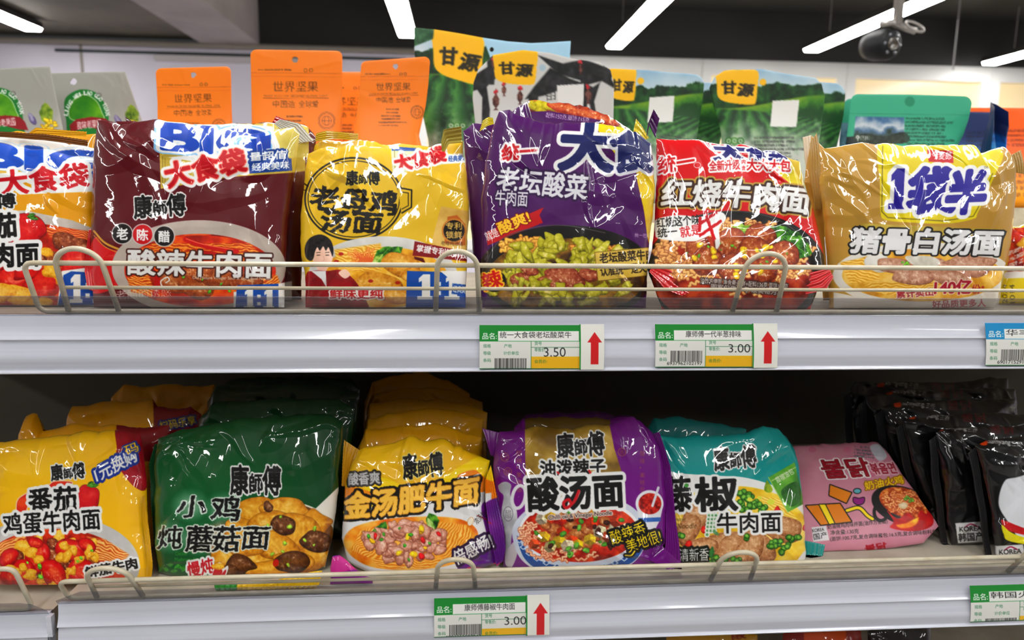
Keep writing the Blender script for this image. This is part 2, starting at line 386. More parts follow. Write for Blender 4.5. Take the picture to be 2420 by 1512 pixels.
# ---------------------------------------------------------------- soft bags
def resample(P, n):
    P = np.asarray(P, float); d = np.concatenate([[0], np.cumsum(np.linalg.norm(np.diff(P, axis=0), axis=1))])
    t = np.linspace(0, d[-1], n); return np.stack([np.interp(t, d, P[:, i]) for i in range(P.shape[1])], 1)
def coons(top, right, bottom, left, nu, nv):
    """top and bottom run left to right, left and right run downwards"""
    T, B, L, R = resample(top, nu), resample(bottom, nu), resample(left, nv), resample(right, nv)
    u = np.linspace(0, 1, nu)[None, :, None]; v = np.linspace(0, 1, nv)[:, None, None]
    c = (1 - u) * (1 - v) * T[0] + u * (1 - v) * T[-1] + (1 - u) * v * B[0] + u * v * B[-1]
    return (1 - v) * T[None] + v * B[None] + (1 - u) * L[:, None] + u * R[:, None] - c
def creases(a, b, w, h, seed, n, amp):
    """crumples of thin film: flat facets meeting in sharp crests; a, b in metres across and down, bag w by h"""
    r = np.random.default_rng(seed); out = np.zeros(a.shape, np.float32)
    def fold(x, y, th, L, wd, A):
        c, s_ = math.cos(th), math.sin(th); u = (a - x) * c + (b - y) * s_; v = -(a - x) * s_ + (b - y) * c
        bend = r.normal() * 3; v = v + bend * u * u + .0012 * np.sin(u * 140 + x * 900)
        wl, wr_ = wd * (.5 + r.random()), wd * (.5 + r.random())
        k = np.maximum(0, 1 - np.abs(u / L) ** 1.6); q = np.sqrt(v * v + .0005 ** 2)
        return A * k * np.maximum(0, 1 - q / (np.where(v > 0, wl, wr_) * (.35 + .65 * k)))
    for _ in range(n):
        z = r.random(); sg = 1 if r.random() < .68 else -.8
        if z < .42:                                     # rays out of the corners
            cx, cy = [(0, 0), (w, 0), (0, h), (w, h)][r.choice(4, p=[.32, .32, .18, .18])]
            t0 = math.atan2(h / 2 - cy, w / 2 - cx) + r.normal() * .5; d = r.random() * .3 * w + .012
            out += fold(cx + d * math.cos(t0), cy + d * math.sin(t0), t0 + r.normal() * .3, .015 + .045 * r.random(), .005 + .011 * r.random(), sg * amp * (.4 + r.random()))
        elif z < .72:                                   # along the top and sides
            x, y = r.random() * w, r.random() ** 2 * h * .4
            out += fold(x, y, r.normal() * .8 + 1.4, .010 + .035 * r.random(), .004 + .010 * r.random(), sg * amp * (.4 + r.random()))
        else:                                           # long soft folds over the face
            out += fold(r.random() * w, r.random() * h, r.random() * 3.14, .03 + .06 * r.random(), .010 + .02 * r.random(), sg * amp * (.3 + .6 * r.random()))
    return out + amp * 1.1 * (fbm(a, b, .045, seed) - .5)
def bag(name, pl, top, right, bottom, left, art, mat=None, Hf=.012, Hb=.02, seed=1, n=26, amp=.0016, parent=None, step=None, ex=(4, 7), flat=None, hole=None, extra=None, rumple=13):
    """a filled film bag on plane pl: printed front, plain back, closed all round"""
    step = step or STEP
    wpx = max(np.ptp(np.asarray(top)[:, 0]), np.ptp(np.asarray(bottom)[:, 0])); hpx = max(np.ptp(np.asarray(left)[:, 1]), np.ptp(np.asarray(right)[:, 1]))
    kb = 2 if hole else 6
    nu = int(wpx / step / kb) * kb + 1; nv = int(hpx / step / kb) * kb + 1
    G = coons(top, right, bottom, left, nu, nv)
    u = np.linspace(0, 1, nu)[None]; v = np.linspace(0, 1, nv)[:, None]
    if flat is None:                                    # rumpled edges
        k = u * wpx + seed * 311; jt = np.abs(fbm(k + 30 * vnoise(k, k * 0 + 9, 90, seed), k * 0, 78, seed, 2) - .5) * 2.2 + .5 * np.abs(fbm(k, k * 0 + 5, 22, seed + 1, 2) - .5) * vnoise(k, k * 0 + 3, 60, seed + 6) * 2
        win = np.minimum(1, np.minimum(u, 1 - u) * 9); G[..., 1] += rumple * (.42 - jt) * win * (1 - v) ** 3
        kv = v * hpx + seed * 177; js = (fbm(kv, kv * 0, 40, seed + 4) - .5) * np.minimum(1, np.minimum(v, 1 - v) * 9)
        G[..., 0] += rumple * .5 * js * (2 * u - 1) ** 3
    P = pl.hit(G[..., 0], G[..., 1])
    w, h = np.linalg.norm(P[nv // 2, -1] - P[nv // 2, 0]), np.linalg.norm(P[-1, nu // 2] - P[0, nu // 2])
    if flat is None:
        pf = (1 - np.abs(2 * v - 1) ** ex[0]) ** .55 * (1 - np.abs(2 * u - 1) ** ex[1]) ** .6
        wr = (1 - np.abs(2 * v - 1) ** 14) ** .5 * (1 - np.abs(2 * u - 1) ** 18) ** .5
        hf = Hf * pf + wr * creases(u * w + 0 * v, v * h + 0 * u, w, h, seed, n, amp)
        hf = np.maximum(hf, .0002 * wr); hb = Hb * pf
    else:                                               # stand-up pouch: flat sealed head, filled belly
        e = (1 - np.abs(2 * u - 1) ** 10) ** .5; q = np.clip((v - flat) / (1 - flat), 0, 1); q = q * q * (3 - 2 * q)
        rim = ((1 - np.abs(2 * u - 1) ** 60) * (1 - np.abs(2 * v - 1) ** 60)) ** .5
        hf = rim * .0006 + e * q * Hf * (1 - v ** 30) + rim * (.25 + q) * creases(u * w + 0 * v, v * h + 0 * u, w, h, seed, n, amp)
        hf = np.maximum(hf, .0004 * rim); hb = rim * .0006 + e * q * Hb * (1 - v ** 30)
    if extra is not None: P = P + extra(u, v)[..., None] * pl.n
    Fr = P + pl.n * hf[..., None]; Bk = (P - pl.n * hb[..., None])[::kb, ::kb]
    for Z in (Fr, Bk): Z[..., 2] = np.maximum(Z[..., 2], pl.zb + .0006)
    px, py = project(Fr); C = art.sample(px, py); Cb = np.broadcast_to(lin(art.base), Bk.shape)
    q1 = grid_quads(nv, nu, 0); q2 = grid_quads(Bk.shape[0], Bk.shape[1], nv * nu, True)
    if hole:
        for hx, hy, hr in (hole if isinstance(hole, list) else [hole]):
            for q, GG in ((1, G), (2, G[::kb, ::kb])):
                fl = GG.reshape(-1, 2); qq = (q1 if q == 1 else q2 - nv * nu); m = fl[qq].mean(1)
                keep = np.hypot(m[:, 0] - hx, m[:, 1] - hy) > hr
                if q == 1: q1 = q1[keep]
                else: q2 = q2[keep]
    return mesh_obj(name, np.concatenate([Fr.reshape(-1, 3), Bk.reshape(-1, 3)]), np.concatenate([q1, q2]), mat or FILM, parent, np.concatenate([C.reshape(-1, 3), Cb.reshape(-1, 3)]))
def seal(parent, pl, inner, outer, col, ribs=4, amp=.0005, curl=0, mat=None, lift=0, teeth=.25, art=None, name='end_seal'):
    """crimped flat fin between two picture polylines"""
    I, O = np.asarray(inner, float), np.asarray(outer, float)
    ln = np.linalg.norm(np.diff(O, axis=0), axis=1).sum(); wd = np.linalg.norm(I[0] - O[0])
    n = max(int(ln / 2.0), 8); m = max(ribs * 8, 16)
    A, B = resample(I, n), resample(O, n); u = np.linspace(0, 1, m)[None, :, None]
    B = B + (B - A) / (np.linalg.norm(B - A, axis=1)[:, None] + 1e-6) * (np.abs((np.arange(n) / 2.0) % 2 - 1) * teeth * 4)[:, None]
    G = A[:, None] * (1 - u) + B[:, None] * u; P = pl.hit(G[..., 0], G[..., 1]); uu = u[..., 0]
    d = amp * np.sin(uu * ribs * 2 * np.pi) + curl * uu ** 2 + lift + .0006 * np.sin(np.arange(n)[:, None] * .11)
    Fr = P + pl.n * d[..., None]; Bk = Fr - pl.n * .0004
    for Z in (Fr, Bk): Z[..., 2] = np.maximum(Z[..., 2], pl.zb + .0006)
    C = art.sample(G[..., 0], G[..., 1]) if art else np.broadcast_to(lin(col), Fr.shape)
    q = np.concatenate([grid_quads(n, m), grid_quads(n, m, n * m, True)])
    i = np.arange(n * m).reshape(n, m); rim = np.concatenate([i[0], i[1:, -1], i[-1, -2::-1], i[-2:0:-1, 0]]); r2 = np.roll(rim, -1)
    q = np.concatenate([q, np.stack([rim, r2, r2 + n * m, rim + n * m], 1)])
    return mesh_obj(name, np.concatenate([Fr.reshape(-1, 3), Bk.reshape(-1, 3)]), q, mat or FILM, parent, np.concatenate([C.reshape(-1, 3)] * 2))
def packet(label, pl, top, right, bottom, left, art, group=None, seals=(), name='noodle_packet', cat='noodle packet', **kw):
    """one bag: an Empty at its foot with the bag and its end seals as parts. bottom=None: rests on the shelf"""
    if bottom is None:
        xs = np.linspace(left[-1][0], right[-1][0], 5); bottom = [(x, pl.foot(x)) for x in xs]
        left = list(left[:-1]) + [bottom[0]]; right = list(right[:-1]) + [bottom[-1]]
    mx = (bottom[0][0] + bottom[-1][0]) / 2; p = pl.hit(np.array([mx]), np.array([np.mean([b[1] for b in bottom])]))[0]
    root = empty(name, (p[0], p[1], pl.zb)); tag(root, label, cat, group)
    bag('film_bag', pl, top, right, bottom, left, art, parent=root, **kw)
    for sl in seals: seal(root, pl, *sl[:3], **(sl[3] if len(sl) > 3 else {}))
    return root
# ================================================================ the shop
CREAM = material('cream_coated_wire', (205, 196, 172), .42, coat=.3, coat_r=.2, noise=((186, 174, 146), 60, (1, 1, 1)))
DECK = material('beige_shelf_steel', (188, 180, 164), .45, noise=((170, 160, 144), 30, (1, 1, 1)))
BACKP = material('grey_back_panel', (92, 88, 80), .5)
PLAST = material('lavender_white_plastic', (208, 210, 221), .26, coat=.7, coat_r=.08, noise=((200, 202, 214), 9, (.4, 40, 40)))
CEIL = material('black_painted_ceiling', (37, 37, 37), .7, noise=((30, 31, 32), 2, (1, 1, 1)))
SOFF = material('black_painted_soffit', (40, 39, 37), .6)
PALE = material('dusty_pale_beam', (176, 166, 164), .7, noise=((160, 150, 148), 3, (1, 1, 1)))
WALLM = material('lilac_white_panel', (232, 226, 240), .55, noise=((224, 217, 232), 2, (1, 1, 1)))
FRAME = material('white_window_frame', (250, 249, 246), .4)
PANE = material('warm_frosted_pane', (240, 220, 178), .3, coat=.4, coat_r=.15, noise=((232, 206, 156), 1.3, (1, 1, 1)), emit=((1, .80, .48), .5))  # faint glow added to the glass colour to brighten the panes
PIPE = material('grey_conduit', (150, 142, 132), .5)
FLOORM = material('pale_floor_tile', (150, 148, 144), .35)
DARK = material('dark_plastic', (22, 22, 24), .4, coat=.3)
STEELM = material('dull_steel', (170, 165, 160), .35, metal=.8)
TUBE = material('lit_lamp_diffuser', (255, 255, 255), .5, emit=((1, .985, .96), LAMP))
HOUSE = material('black_lamp_housing', (30, 30, 30), .5)
def struct(name, mb, m, parent=None, smooth=False):
    o = mb.build(name, m, parent, smooth)
    if parent is None: o['kind'] = 'structure'
    return o
CZ = 3.27; WY = 7.0; WZ = float(at_y(2005, 151, WY)[2]); X0, X1, YB = -7.5, 9.5, -4.5
struct('floor', MB().box((X0, YB, -.1), (X1, WY + .2, 0)), FLOORM)
struct('ceiling', MB().box((X0, YB, CZ), (X1, WY + .2, CZ + .1)), CEIL)
struct('wall_left', MB().box((X0 - .1, YB, 0), (X0, WY + .2, CZ)), WALLM)
struct('wall_right', MB().box((X1, YB, 0), (X1 + .1, WY + .2, CZ)), WALLM)
struct('wall_front', MB().box((X0, YB - .1, 0), (X1, YB, CZ)), material('grey_shop_wall', (58, 56, 55), .6))
XW = float(at_y(985, 150, WY)[0])
struct('wall_back', MB().box((X0, WY, 0), (XW, WY + .1, WZ)), WALLM)
sx = float(at_y(194, 150, WY)[0])
struct('trim_2', MB().box((sx - .012, WY - .006, 0), (sx + .012, WY + .001, WZ - .01)), PIPE)
z1 = WZ - .015
struct('trim_3', MB().tube([(X0 + .5, WY - .05, z1 + .012), (XW + .02, WY - .05, z1 + .012)], .026, 12), PIPE, smooth=True)
struct('trim_4', MB().box((float(at_y(365, 110, WY)[0]), WY - .025, z1 - .13), (float(at_y(800, 110, WY)[0]), WY + .001, z1 - .075)), material('off_white_batten', (205, 198, 200), .5))
struct('trim_5', MB().box((float(at_y(130, 110, WY)[0]), WY - .012, z1 - .07), (XW - .1, WY + .001, z1 - .045)), material('dark_teal_gap', (30, 44, 48), .6))
# pale concrete beam and a lower plaster ceiling on the left, running into the depth
BZ = WZ + .012; bx0, bx1 = float(at_z(310, 0, BZ)[0]), float(at_z(480, 0, BZ)[0])
struct('ceiling_beam', MB().box((bx0, YB, BZ), (bx1, WY + .1, CZ)), PALE)
struct('ceiling_slab', MB().box((X0, YB, WZ + .07), (bx0, WY + .1, CZ)), material('olive_grey_plaster', (112, 104, 90), .7, noise=((96, 90, 80), 2, (1, 1, 1))))
struct('trim_1', MB().box((bx1, WY - .06, WZ), (X1, WY + .1, CZ)), SOFF)
# windows of warm frosted glass in white frames on the right of the back wall
xs = [985, 1350, 1655, 1996, 2338, 2660, 3000, 3400]
zt, zb_ = WZ, 1.0
struct('wall_back', MB().box((XW, WY + .02, 0), (X1, WY + .1, zb_)), WALLM)
for i in range(len(xs) - 1):
    a, b = float(at_y(xs[i], 200, WY)[0]), float(at_y(xs[i + 1], 200, WY)[0]); f = .095
    w = empty(f'window_{i + 1}', ((a + b) / 2, WY, zb_)); w['kind'] = 'structure'
    m = MB()
    for lo, hi in (((a, zb_), (a + f, zt)), ((b - f, zb_), (b, zt)), ((a + f, zt - .14), (b - f, zt)), ((a + f, zb_), (b - f, zb_ + .1))):
        m.box((lo[0] + (.006 if lo[0] == a else 0), WY - .03, lo[1]), (hi[0] - (.006 if hi[0] == b else 0), WY + .05, hi[1]))
    m.box((a, WY - .015, zb_), (a + .006, WY + .04, zt)).box((b - .006, WY - .015, zb_), (b, WY + .04, zt))
    m.build('window_frame', FRAME, w); MB().box((a + f, WY + .012, zb_ + .1), (b - f, WY + .02, zt - .14)).build('pane', PANE, w)
# ---- ceiling tubes, all running into the depth
def lamp(px, py, wd, label, y0=-3.2):
    e = at_z(px, py, BAR_Z); x, y1 = float(e[0]), float(e[1])
    r = empty('linear_ceiling_lamp', (x, (y0 + y1) / 2, BAR_Z)); tag(r, label, 'ceiling lamp', 'linear ceiling lamps')
    m = MB(); h = wd / 2; pr = [(-h, .0), (-h * .82, -.022), (h * .82, -.022), (h, 0)]
    v = [(x + a, y, BAR_Z + z) for y in (y0, y1) for a, z in pr]
    m.add(v, [(0, 1, 5, 4), (1, 2, 6, 5), (2, 3, 7, 6), (3, 0, 4, 7), (0, 3, 2, 1), (4, 5, 6, 7)]); m.build('diffuser', TUBE, r)
    MB().box((x - h * 1.02, y0, BAR_Z + .001), (x + h * 1.02, y1 + .004, BAR_Z + .05)).build('housing', HOUSE, r)
    for y in np.linspace(y0 + .4, y1 - .3, 5): MB().tube([(x, y, BAR_Z + .05), (x, y, (CZ if x > bx0 else WZ + .07) + .001)], .004, 6).build('hanging_wire', STEELM, r)
    return x, y1
lamp(78, 67, .15, 'lit tube lamp at the far left, ending above the lilac wall')
lamp(962, 82, .15, 'lit tube lamp ending just left of the tallest green snack pouch')
lamp(1452, 109, .15, 'lit tube lamp ending above the white ink-painted snack pouch')
lamp(1918, 117, .15, 'longest lit tube lamp in view, passing behind the security camera')
lamp(2338, 148, .15, 'lit tube lamp at the far right edge, only its end showing')
# wire dropping from the ceiling at the right
p = at_y(2268, 18, 5.2); q = at_y(2255, 165, 5.2)
wq = empty('hanging_cable', (p[0], 5.2, CZ)); tag(wq, 'thin cable hanging from a ceiling hook right of the security camera', 'cable')
MB().tube([(p[0], 5.2, CZ), (p[0], 5.2, q[2])], .006, 6).build('cord', material('grey_cable', (90, 88, 86), .5), wq)
MB().box((p[0] - .04, 5.16, CZ - .035), (p[0] + .04, 5.24, CZ + .001)).build('hook_plate', STEELM, wq)
# ---- security camera
Ys = 2.6; c = at_y(2105, 100, Ys); t = at_y(2122, 40, Ys); s = 95 / F * Ys
cm = empty('security_camera', (t[0], Ys, CZ)); tag(cm, 'small black dome camera hanging from a steel ceiling bracket', 'security camera')
MB().tube([(t[0] + .004, Ys, CZ), (t[0], Ys, float(at_y(2120, 58, Ys)[2]))], .017, 14).build('pole', STEELM, cm, True)
k = float(at_y(2120, 62, Ys)[2])
MB().tube([(t[0] - .07, Ys - .02, k + .001), (t[0] - .02, Ys, k + .012), (t[0] + .03, Ys, k - .004), (t[0] + .06, Ys - .02, k - .02)], .012, 10).build('bracket', STEELM, cm, True)
L_ = [(t[0] + .01 + .035 * (1 + math.cos(a)), Ys - .035, k - .008 + .012 * math.sin(a) - .012 * math.cos(a)) for a in np.linspace(0, 6.28, 26)]
MB().tube(L_, .0045, 8).build('bracket_loop', STEELM, cm, True)
def revolve(prof, org, ax, n=28):
    ax = np.asarray(ax, float); ax /= np.linalg.norm(ax); u = np.cross(ax, [0, 0, 1.0]); u /= np.linalg.norm(u); w = np.cross(ax, u)
    a = np.arange(n) * 2 * np.pi / n; v = np.concatenate([np.asarray(org) + ax * z + max(r, 1e-4) * (np.cos(a)[:, None] * u + np.sin(a)[:, None] * w) for z, r in prof])
    m = MB(); m.add(v, [(i * n + j, i * n + (j + 1) % n, (i + 1) * n + (j + 1) % n, (i + 1) * n + j) for i in range(len(prof) - 1) for j in range(n)]); return m
ax = np.array([.28, -1, -.12]); hc = c + [-.012, .05, 0]
revolve([(-.07, 0), (-.068, .02), (-.055, .043), (-.02, .055), (.03, .056), (.05, .05), (.058, .04), (.058, 0)], hc, ax).build('housing', material('black_camera_shell', (20, 20, 22), .5, spec=.25), cm, True)
axn = ax / np.linalg.norm(ax)
revolve([(.056, .022), (.066, .022), (.068, .018), (.062, .014), (.062, 0)], hc, ax).build('lens', material('lens_glass', (70, 62, 54), .1, coat=1), cm, True)
for i in range(6):
    a = i * 1.047; u = np.cross(axn, [0, 0, 1.0]); u /= np.linalg.norm(u); w = np.cross(axn, u)
    revolve([(.056, .0065), (.0605, .006), (.062, 0)], hc + .034 * (math.cos(a) * u + math.sin(a) * w), ax, 12).build('infrared_lamp', material('grey_emitter', (86, 88, 96), .2, coat=1) if i == 0 else bpy.data.materials['grey_emitter'], cm, True)

# ================================================================ shelving
def ST(px, py): return at_y(px, py, STRIP_Y)
SXL, SXR = float(ST(-1500, 746)[0]), float(ST(3900, 746)[0])
UH = float(ST(1210, 746)[2] - ST(1210, 878)[2])
def strip_profile(z, h, y=STRIP_Y):
    """price rail: rolled top lip, ridge, flat ticket bed, ridge, bottom lip"""
    k = [(0, .0), (.04, -.0004), (.15, -.0010), (.26, -.0022), (.34, -.0038), (.385, -.0050), (.405, -.0054), (.418, -.0044), (.44, -.0036), (.52, -.0042), (.60, -.0050), (.68, -.0057), (.73, -.0058), (.78, -.0053), (.84, -.0044), (.90, -.0035), (.93, -.0034), (.95, -.0046), (.972, -.0053), (.99, -.0044), (1.0, -.0025)]
    q = curve(k, 3); return [(y + .006, z)] [::-1] + [(y + b, z - a * h) for a, b in q] + [(y + .006, z - h)]
def clear_sheet(name, z0, x0, x1, parent, hgt=.021, lean=35, col=(.62, .62, .64), y=STRIP_Y - .0005, cut=0):
    k = math.radians(lean); th = .0008
    d = np.array([-math.sin(k), math.cos(k)]); nn = np.array([math.cos(k), math.sin(k)])
    A = np.array([y, z0]); n = 60; v = []; X = np.linspace(x0, x1, n)
    for x in X:
        hh = hgt
        if cut and abs(x - cut) < .018: hh = hgt * (1 - .75 * (1 - math.sqrt(max(0, 1 - (1 - abs(x - cut) / .018) ** 2))))
        for q, o_ in ((0, 0), (hh, 0), (hh, th), (0, th)):
            p = A + d * q + nn * o_; v.append((x, p[0], p[1]))
    i = np.arange(n * 4).reshape(n, 4); q = [(i[a, j], i[a, (j + 1) % 4], i[a + 1, (j + 1) % 4], i[a + 1, j]) for a in range(n - 1) for j in range(4)]
    q += [tuple(i[0]), tuple(i[-1][::-1])]
    return mesh_obj(name, v, q, CLEAR, parent, smooth=False)
CLEAR = bpy.data.materials.new('clear_smoky_plastic'); CLEAR.use_nodes = True; nt = CLEAR.node_tree
tr = nt.nodes.new('ShaderNodeBsdfTransparent'); tr.inputs[0].default_value = (.72, .72, .74, 1)
b_ = nt.nodes['Principled BSDF']; b_.inputs['Base Color'].default_value = (.42, .42, .43, 1); b_.inputs['Roughness'].default_value = .22
mxs = nt.nodes.new('ShaderNodeMixShader'); tc = nt.nodes.new('ShaderNodeTexCoord'); mp = nt.nodes.new('ShaderNodeMapping'); mp.inputs['Scale'].default_value = (1.2, 260, 260)
nz = nt.nodes.new('ShaderNodeTexNoise'); nz.inputs['Scale'].default_value = 3; rp = nt.nodes.new('ShaderNodeMapRange'); rp.inputs[1].default_value = .3; rp.inputs[2].default_value = .75; rp.inputs[3].default_value = .0; rp.inputs[4].default_value = .22
nt.links.new(tc.outputs['Object'], mp.inputs[0]); nt.links.new(mp.outputs[0], nz.inputs['Vector']); nt.links.new(nz.outputs['Fac'], rp.inputs[0]); nt.links.new(rp.outputs[0], mxs.inputs[0])
nt.links.new(tr.outputs[0], mxs.inputs[1]); nt.links.new(b_.outputs[0], mxs.inputs[2]); nt.links.new(mxs.outputs[0], nt.nodes['Material Output'].inputs['Surface'])
def shelf(label, z, x0, x1, h, group=None, back=.985, y=STRIP_Y):
    r = empty('store_shelf', ((x0 + x1) / 2, y, z - h)); tag(r, label, 'shelf', group)
    MB().box((x0, y + .004, z - .022), (x1, back, z)).build('shelf_deck', DECK, r)
    n = 3; m = MB().extrude(strip_profile(z + .0006, h, y), x0, x1, n); m.build('price_rail', PLAST, r, True)
    return r
xL0, xL1 = float(ST(119, 1480)[0]), float(ST(143, 1480)[0])
s1 = shelf('upper beige shelf with a long glossy lavender price rail', UDECK, SXL, SXR, UH)
clear_sheet('clear_guard', UDECK, SXL, SXR, s1)
LH = float(ST(1560, 1382)[2] - ST(1560, 1497)[2])
s2 = shelf('lower beige shelf with lavender price rail, starting right of the dark gap', LDECK, xL1, SXR, LH)
clear_sheet('clear_guard', LDECK, xL1, SXR, s2, cut=xL1)
zl = float(ST(60, 1451)[2])
s3 = shelf('shelf end in the bottom left corner, left of the dark gap', zl, SXL, xL0, LH)
clear_sheet('clear_guard', zl, SXL, xL0, s3, cut=xL0)
MB().box((xL0 - .001, STRIP_Y - .004, zl - .02), (xL0 + .0035, STRIP_Y + .002, zl - .001)).build('rail_clip', PLAST, s3)
s4 = shelf('bottom beige shelf just showing under the lower price rail', TDECK, SXL, SXR, LH)
struct('trim_6', MB().box((SXL, .986, .05), (SXR, .992, UDECK - .025)), BACKP)      # back panel between the shelf bays
bk = empty('store_shelf', (.6, 1.2, BDECK)); tag(bk, 'beige rear shelf carrying the tall snack pouches', 'shelf')
MB().box((SXL - .4, .985, BDECK - .021), (SXR + .5, 1.42, BDECK)).build('shelf_deck', DECK, bk)
MB().box((SXL - .4, .981, BDECK - .024), (SXR + .5, .985, BDECK + .003)).build('shelf_lip', CREAM, bk)
for x in (SXL + .02, (SXL + SXR) / 2 + .42, SXR - .02): MB().box((x - .015, .993, .0), (x + .015, 1.03, BDECK - .02)).build('upright_post', CREAM, bk)

# ---- wire fences, leaning out over the price rail
def fence(label, z, x0, x1, loops, group, top=.0445, mid=.0225, lo=.056, r=.0021, lean=22, y=STRIP_Y + .004, open_l=False):
    k = math.radians(lean); P = lambda x, q: (x, y - q * math.sin(k), z + .0029 + q * math.cos(k))
    rt = empty('wire_fence', ((x0 + x1) / 2, y, z)); tag(rt, label, 'wire fence', group)
    fr = rounded([P(x1, 0), P(x0, 0), P(x0, top), P(x1, top)] if not open_l else [P(x0, top), P(x1, top), P(x1, 0), P(x0, 0)], .008)
    MB().tube(fr, r, 10).build('frame_wire', CREAM, rt, True)
    if loops: MB().tube([P(loops[0][0] if not open_l else x0, mid), P(x1, mid)], r * .72, 8).build('middle_wire', CREAM, rt, True)
    for a, b in loops:
        w = (b - a) / 2; c = (a + b) / 2; q = [P(a - .002, .0)] + [P(a + .001, lo - w)]
        arc = [P(c - (w - .0) * math.cos(t), lo - w * .9 + w * .9 * math.sin(t)) for t in np.linspace(.12, math.pi - .12, 18)]
        pp = [np.array(p) + np.array([0, -r * .9, r * .6]) for p in q[:1] + arc + [P(b + .002, .0)]]
        MB().tube(pp, r * 1.05, 10).build('wire_loop', CREAM, rt, True)
    return rt
fx = lambda px, py: float(at_y(px, py, STRIP_Y)[0])
fence('cream wire fence along the upper shelf edge', UDECK, fx(88, 742), SXR, [(fx(165, 742), fx(272, 742)), (fx(1035, 744), fx(1127, 744)), (fx(1738, 744), fx(1832, 744)), (fx(2560, 744), fx(2660, 744))], 'wire fences')
fence('cream wire fence along the lower shelf edge, right of the dark gap', LDECK, fx(158, 1425), SXR, [(fx(232, 1418), fx(330, 1415)), (fx(1035, 1395), fx(1118, 1392)), (fx(1685, 1378), fx(1770, 1376)), (fx(2390, 1358), fx(2470, 1356))], 'wire fences', top=.0265, mid=.0175, lo=.045, lean=30)
fence('short rounded end of a cream wire fence in the bottom left corner', zl, SXL, fx(72, 1445), [], 'wire fences', top=.052, open_l=True)
# ================================================================ printed art, upper shelf
WHT, BLK = (240, 240, 238), (16, 15, 15)
def kang(A, x0, y0, x1, y1, h, glow=(238, 238, 236), gw=3):
    A.t('康', x0, y0, x0 + (x1 - x0) * .36, y0 + (y1 - y0) * .36, h, BLK, .035, [(gw, glow)], rough=3)
    A.t('師', x0 + (x1 - x0) * .38, y0 + (y1 - y0) * .38 - h * .04, x0 + (x1 - x0) * .64, y0 + (y1 - y0) * .64 - h * .04, h * .66, BLK, .035, [(gw, glow)], rough=3)
    A.t('傅', x0 + (x1 - x0) * .64, y0 + (y1 - y0) * .64, x1, y1, h * .95, BLK, .035, [(gw, glow)], rough=3)
BEEF = ((62, 22, 12), (134, 62, 30), (190, 112, 62)); TOM = ((120, 6, 8), (206, 20, 18), (236, 74, 50)); EGG = ((186, 110, 10), (236, 178, 40), (252, 222, 110))
LEAF = ((18, 62, 14), (52, 124, 30), (120, 186, 60)); SOUPR = ((120, 16, 8), (190, 40, 14), (226, 96, 30)); CHICK = ((150, 84, 10), (214, 150, 40), (246, 206, 110))
def bowl(A, cx, cy, rx, ry, rim, rimw, soup, seed=0, dark=None):
    A.ell(cx, cy, rx, ry, A.tex((np.array(rim) * .8, rim), 60, seed, .6)); A.ell(cx, cy + rimw * .25, rx - rimw * 1.15, ry - rimw, A.tex(soup, 26, seed + 1))
def curls(A, cx, cy, rx, ry, n, c, seed):
    r = np.random.default_rng(seed)
    for i in range(n):
        a, q = r.random() * 6.28, math.sqrt(r.random()); A.lump(cx + rx * q * math.cos(a), cy + ry * q * math.sin(a), 14 + 8 * r.random(), 8 + 5 * r.random(), c, seed + i, r.random() * 180, 9, .2, .5, 5, .5, np.array(c[0]) * .8)
# ---- tomato egg beef packet (left)
A = Art(-170, 296, 250, 760, (226, 166, 18))
A.poly([(-170,320),(235,325),(232,462),(150,470),(60,430),(0,460),(-170,470)], (238,238,236))
A.poly([(-170,372),(60,380),(232,405),(232,425),(120,402),(-170,420)], A.tex(((196,160,60),(224,190,90)),40,1))
A.t('BIG', -62,388,268,420, 56, (20,84,184), .05, [(9,(200,226,246)),(6,(240,242,244))], sl=-.1)
A.t('大食袋', 2,462,212,440, 58, (196,14,34), .035, [(8,WHT)])
A.poly([(-170,470),(0,462),(235,452),(235,530),(120,505),(-170,520)], (226,166,18))
kang(A, -90,500,38,490, 36)
A.poly([(-170,505),(60,497),(170,520),(235,545),(235,760),(-170,760)], A.tex(((190,180,170),(226,220,212)),50,2))
A.poly(spl([(-190,560),(0,530),(140,535),(238,580),(240,760),(-190,760)]), A.tex(SOUPR,22,3))
A.noodles([(100,535),(238,548),(238,590),(140,585)], ((170,40,12),(236,120,50),(250,180,110)), 6, 14, 4, 6)
A.lump(62,545,44,42,((150,6,14),(206,18,26),(226,50,44)),2,0,10,.05,.5,14,.1,BLK); A.leaf(64,512,92,518,5,LEAF); A.leaf(64,512,84,506,5,LEAF)
for i,(x,y,r) in enumerate([(150,568,30),(195,580,26),(128,615,28),(90,610,20)]): A.lump(x,y,r,r*.7,BEEF,i,20,7,.15,.5,6,.5)
for i,(x,y,r) in enumerate([(30,660,44),(100,668,50),(10,612,30),(180,620,40),(60,640,34),(210,650,30)]): A.lump(x,y,r,r*.72,TOM,i+8,-25,9,.1,.6,12,.25)
for i,(x,y,r) in enumerate([(40,700,40),(120,640,26),(150,660,28),(5,690,34),(95,720,34),(112,596,18)]): A.lump(x,y,r,r*.6,EGG,i+20,10,9,.2,.5,7)
A.t('番茄', -60,566,40,558, 56, BLK, .045, [(9,WHT)]); A.t('鸡蛋牛肉面', -190,638,92,628, 56, BLK, .04, [(9,WHT)])
A.poly([(146,640),(240,628),(240,760),(130,760)], (240,240,238)); A.poly([(150,650),(168,641),(205,643),(206,664),(240,660),(240,720),(136,726)], (20,84,170)); A.ratio(164,648,250,716,WHT)
U1 = A
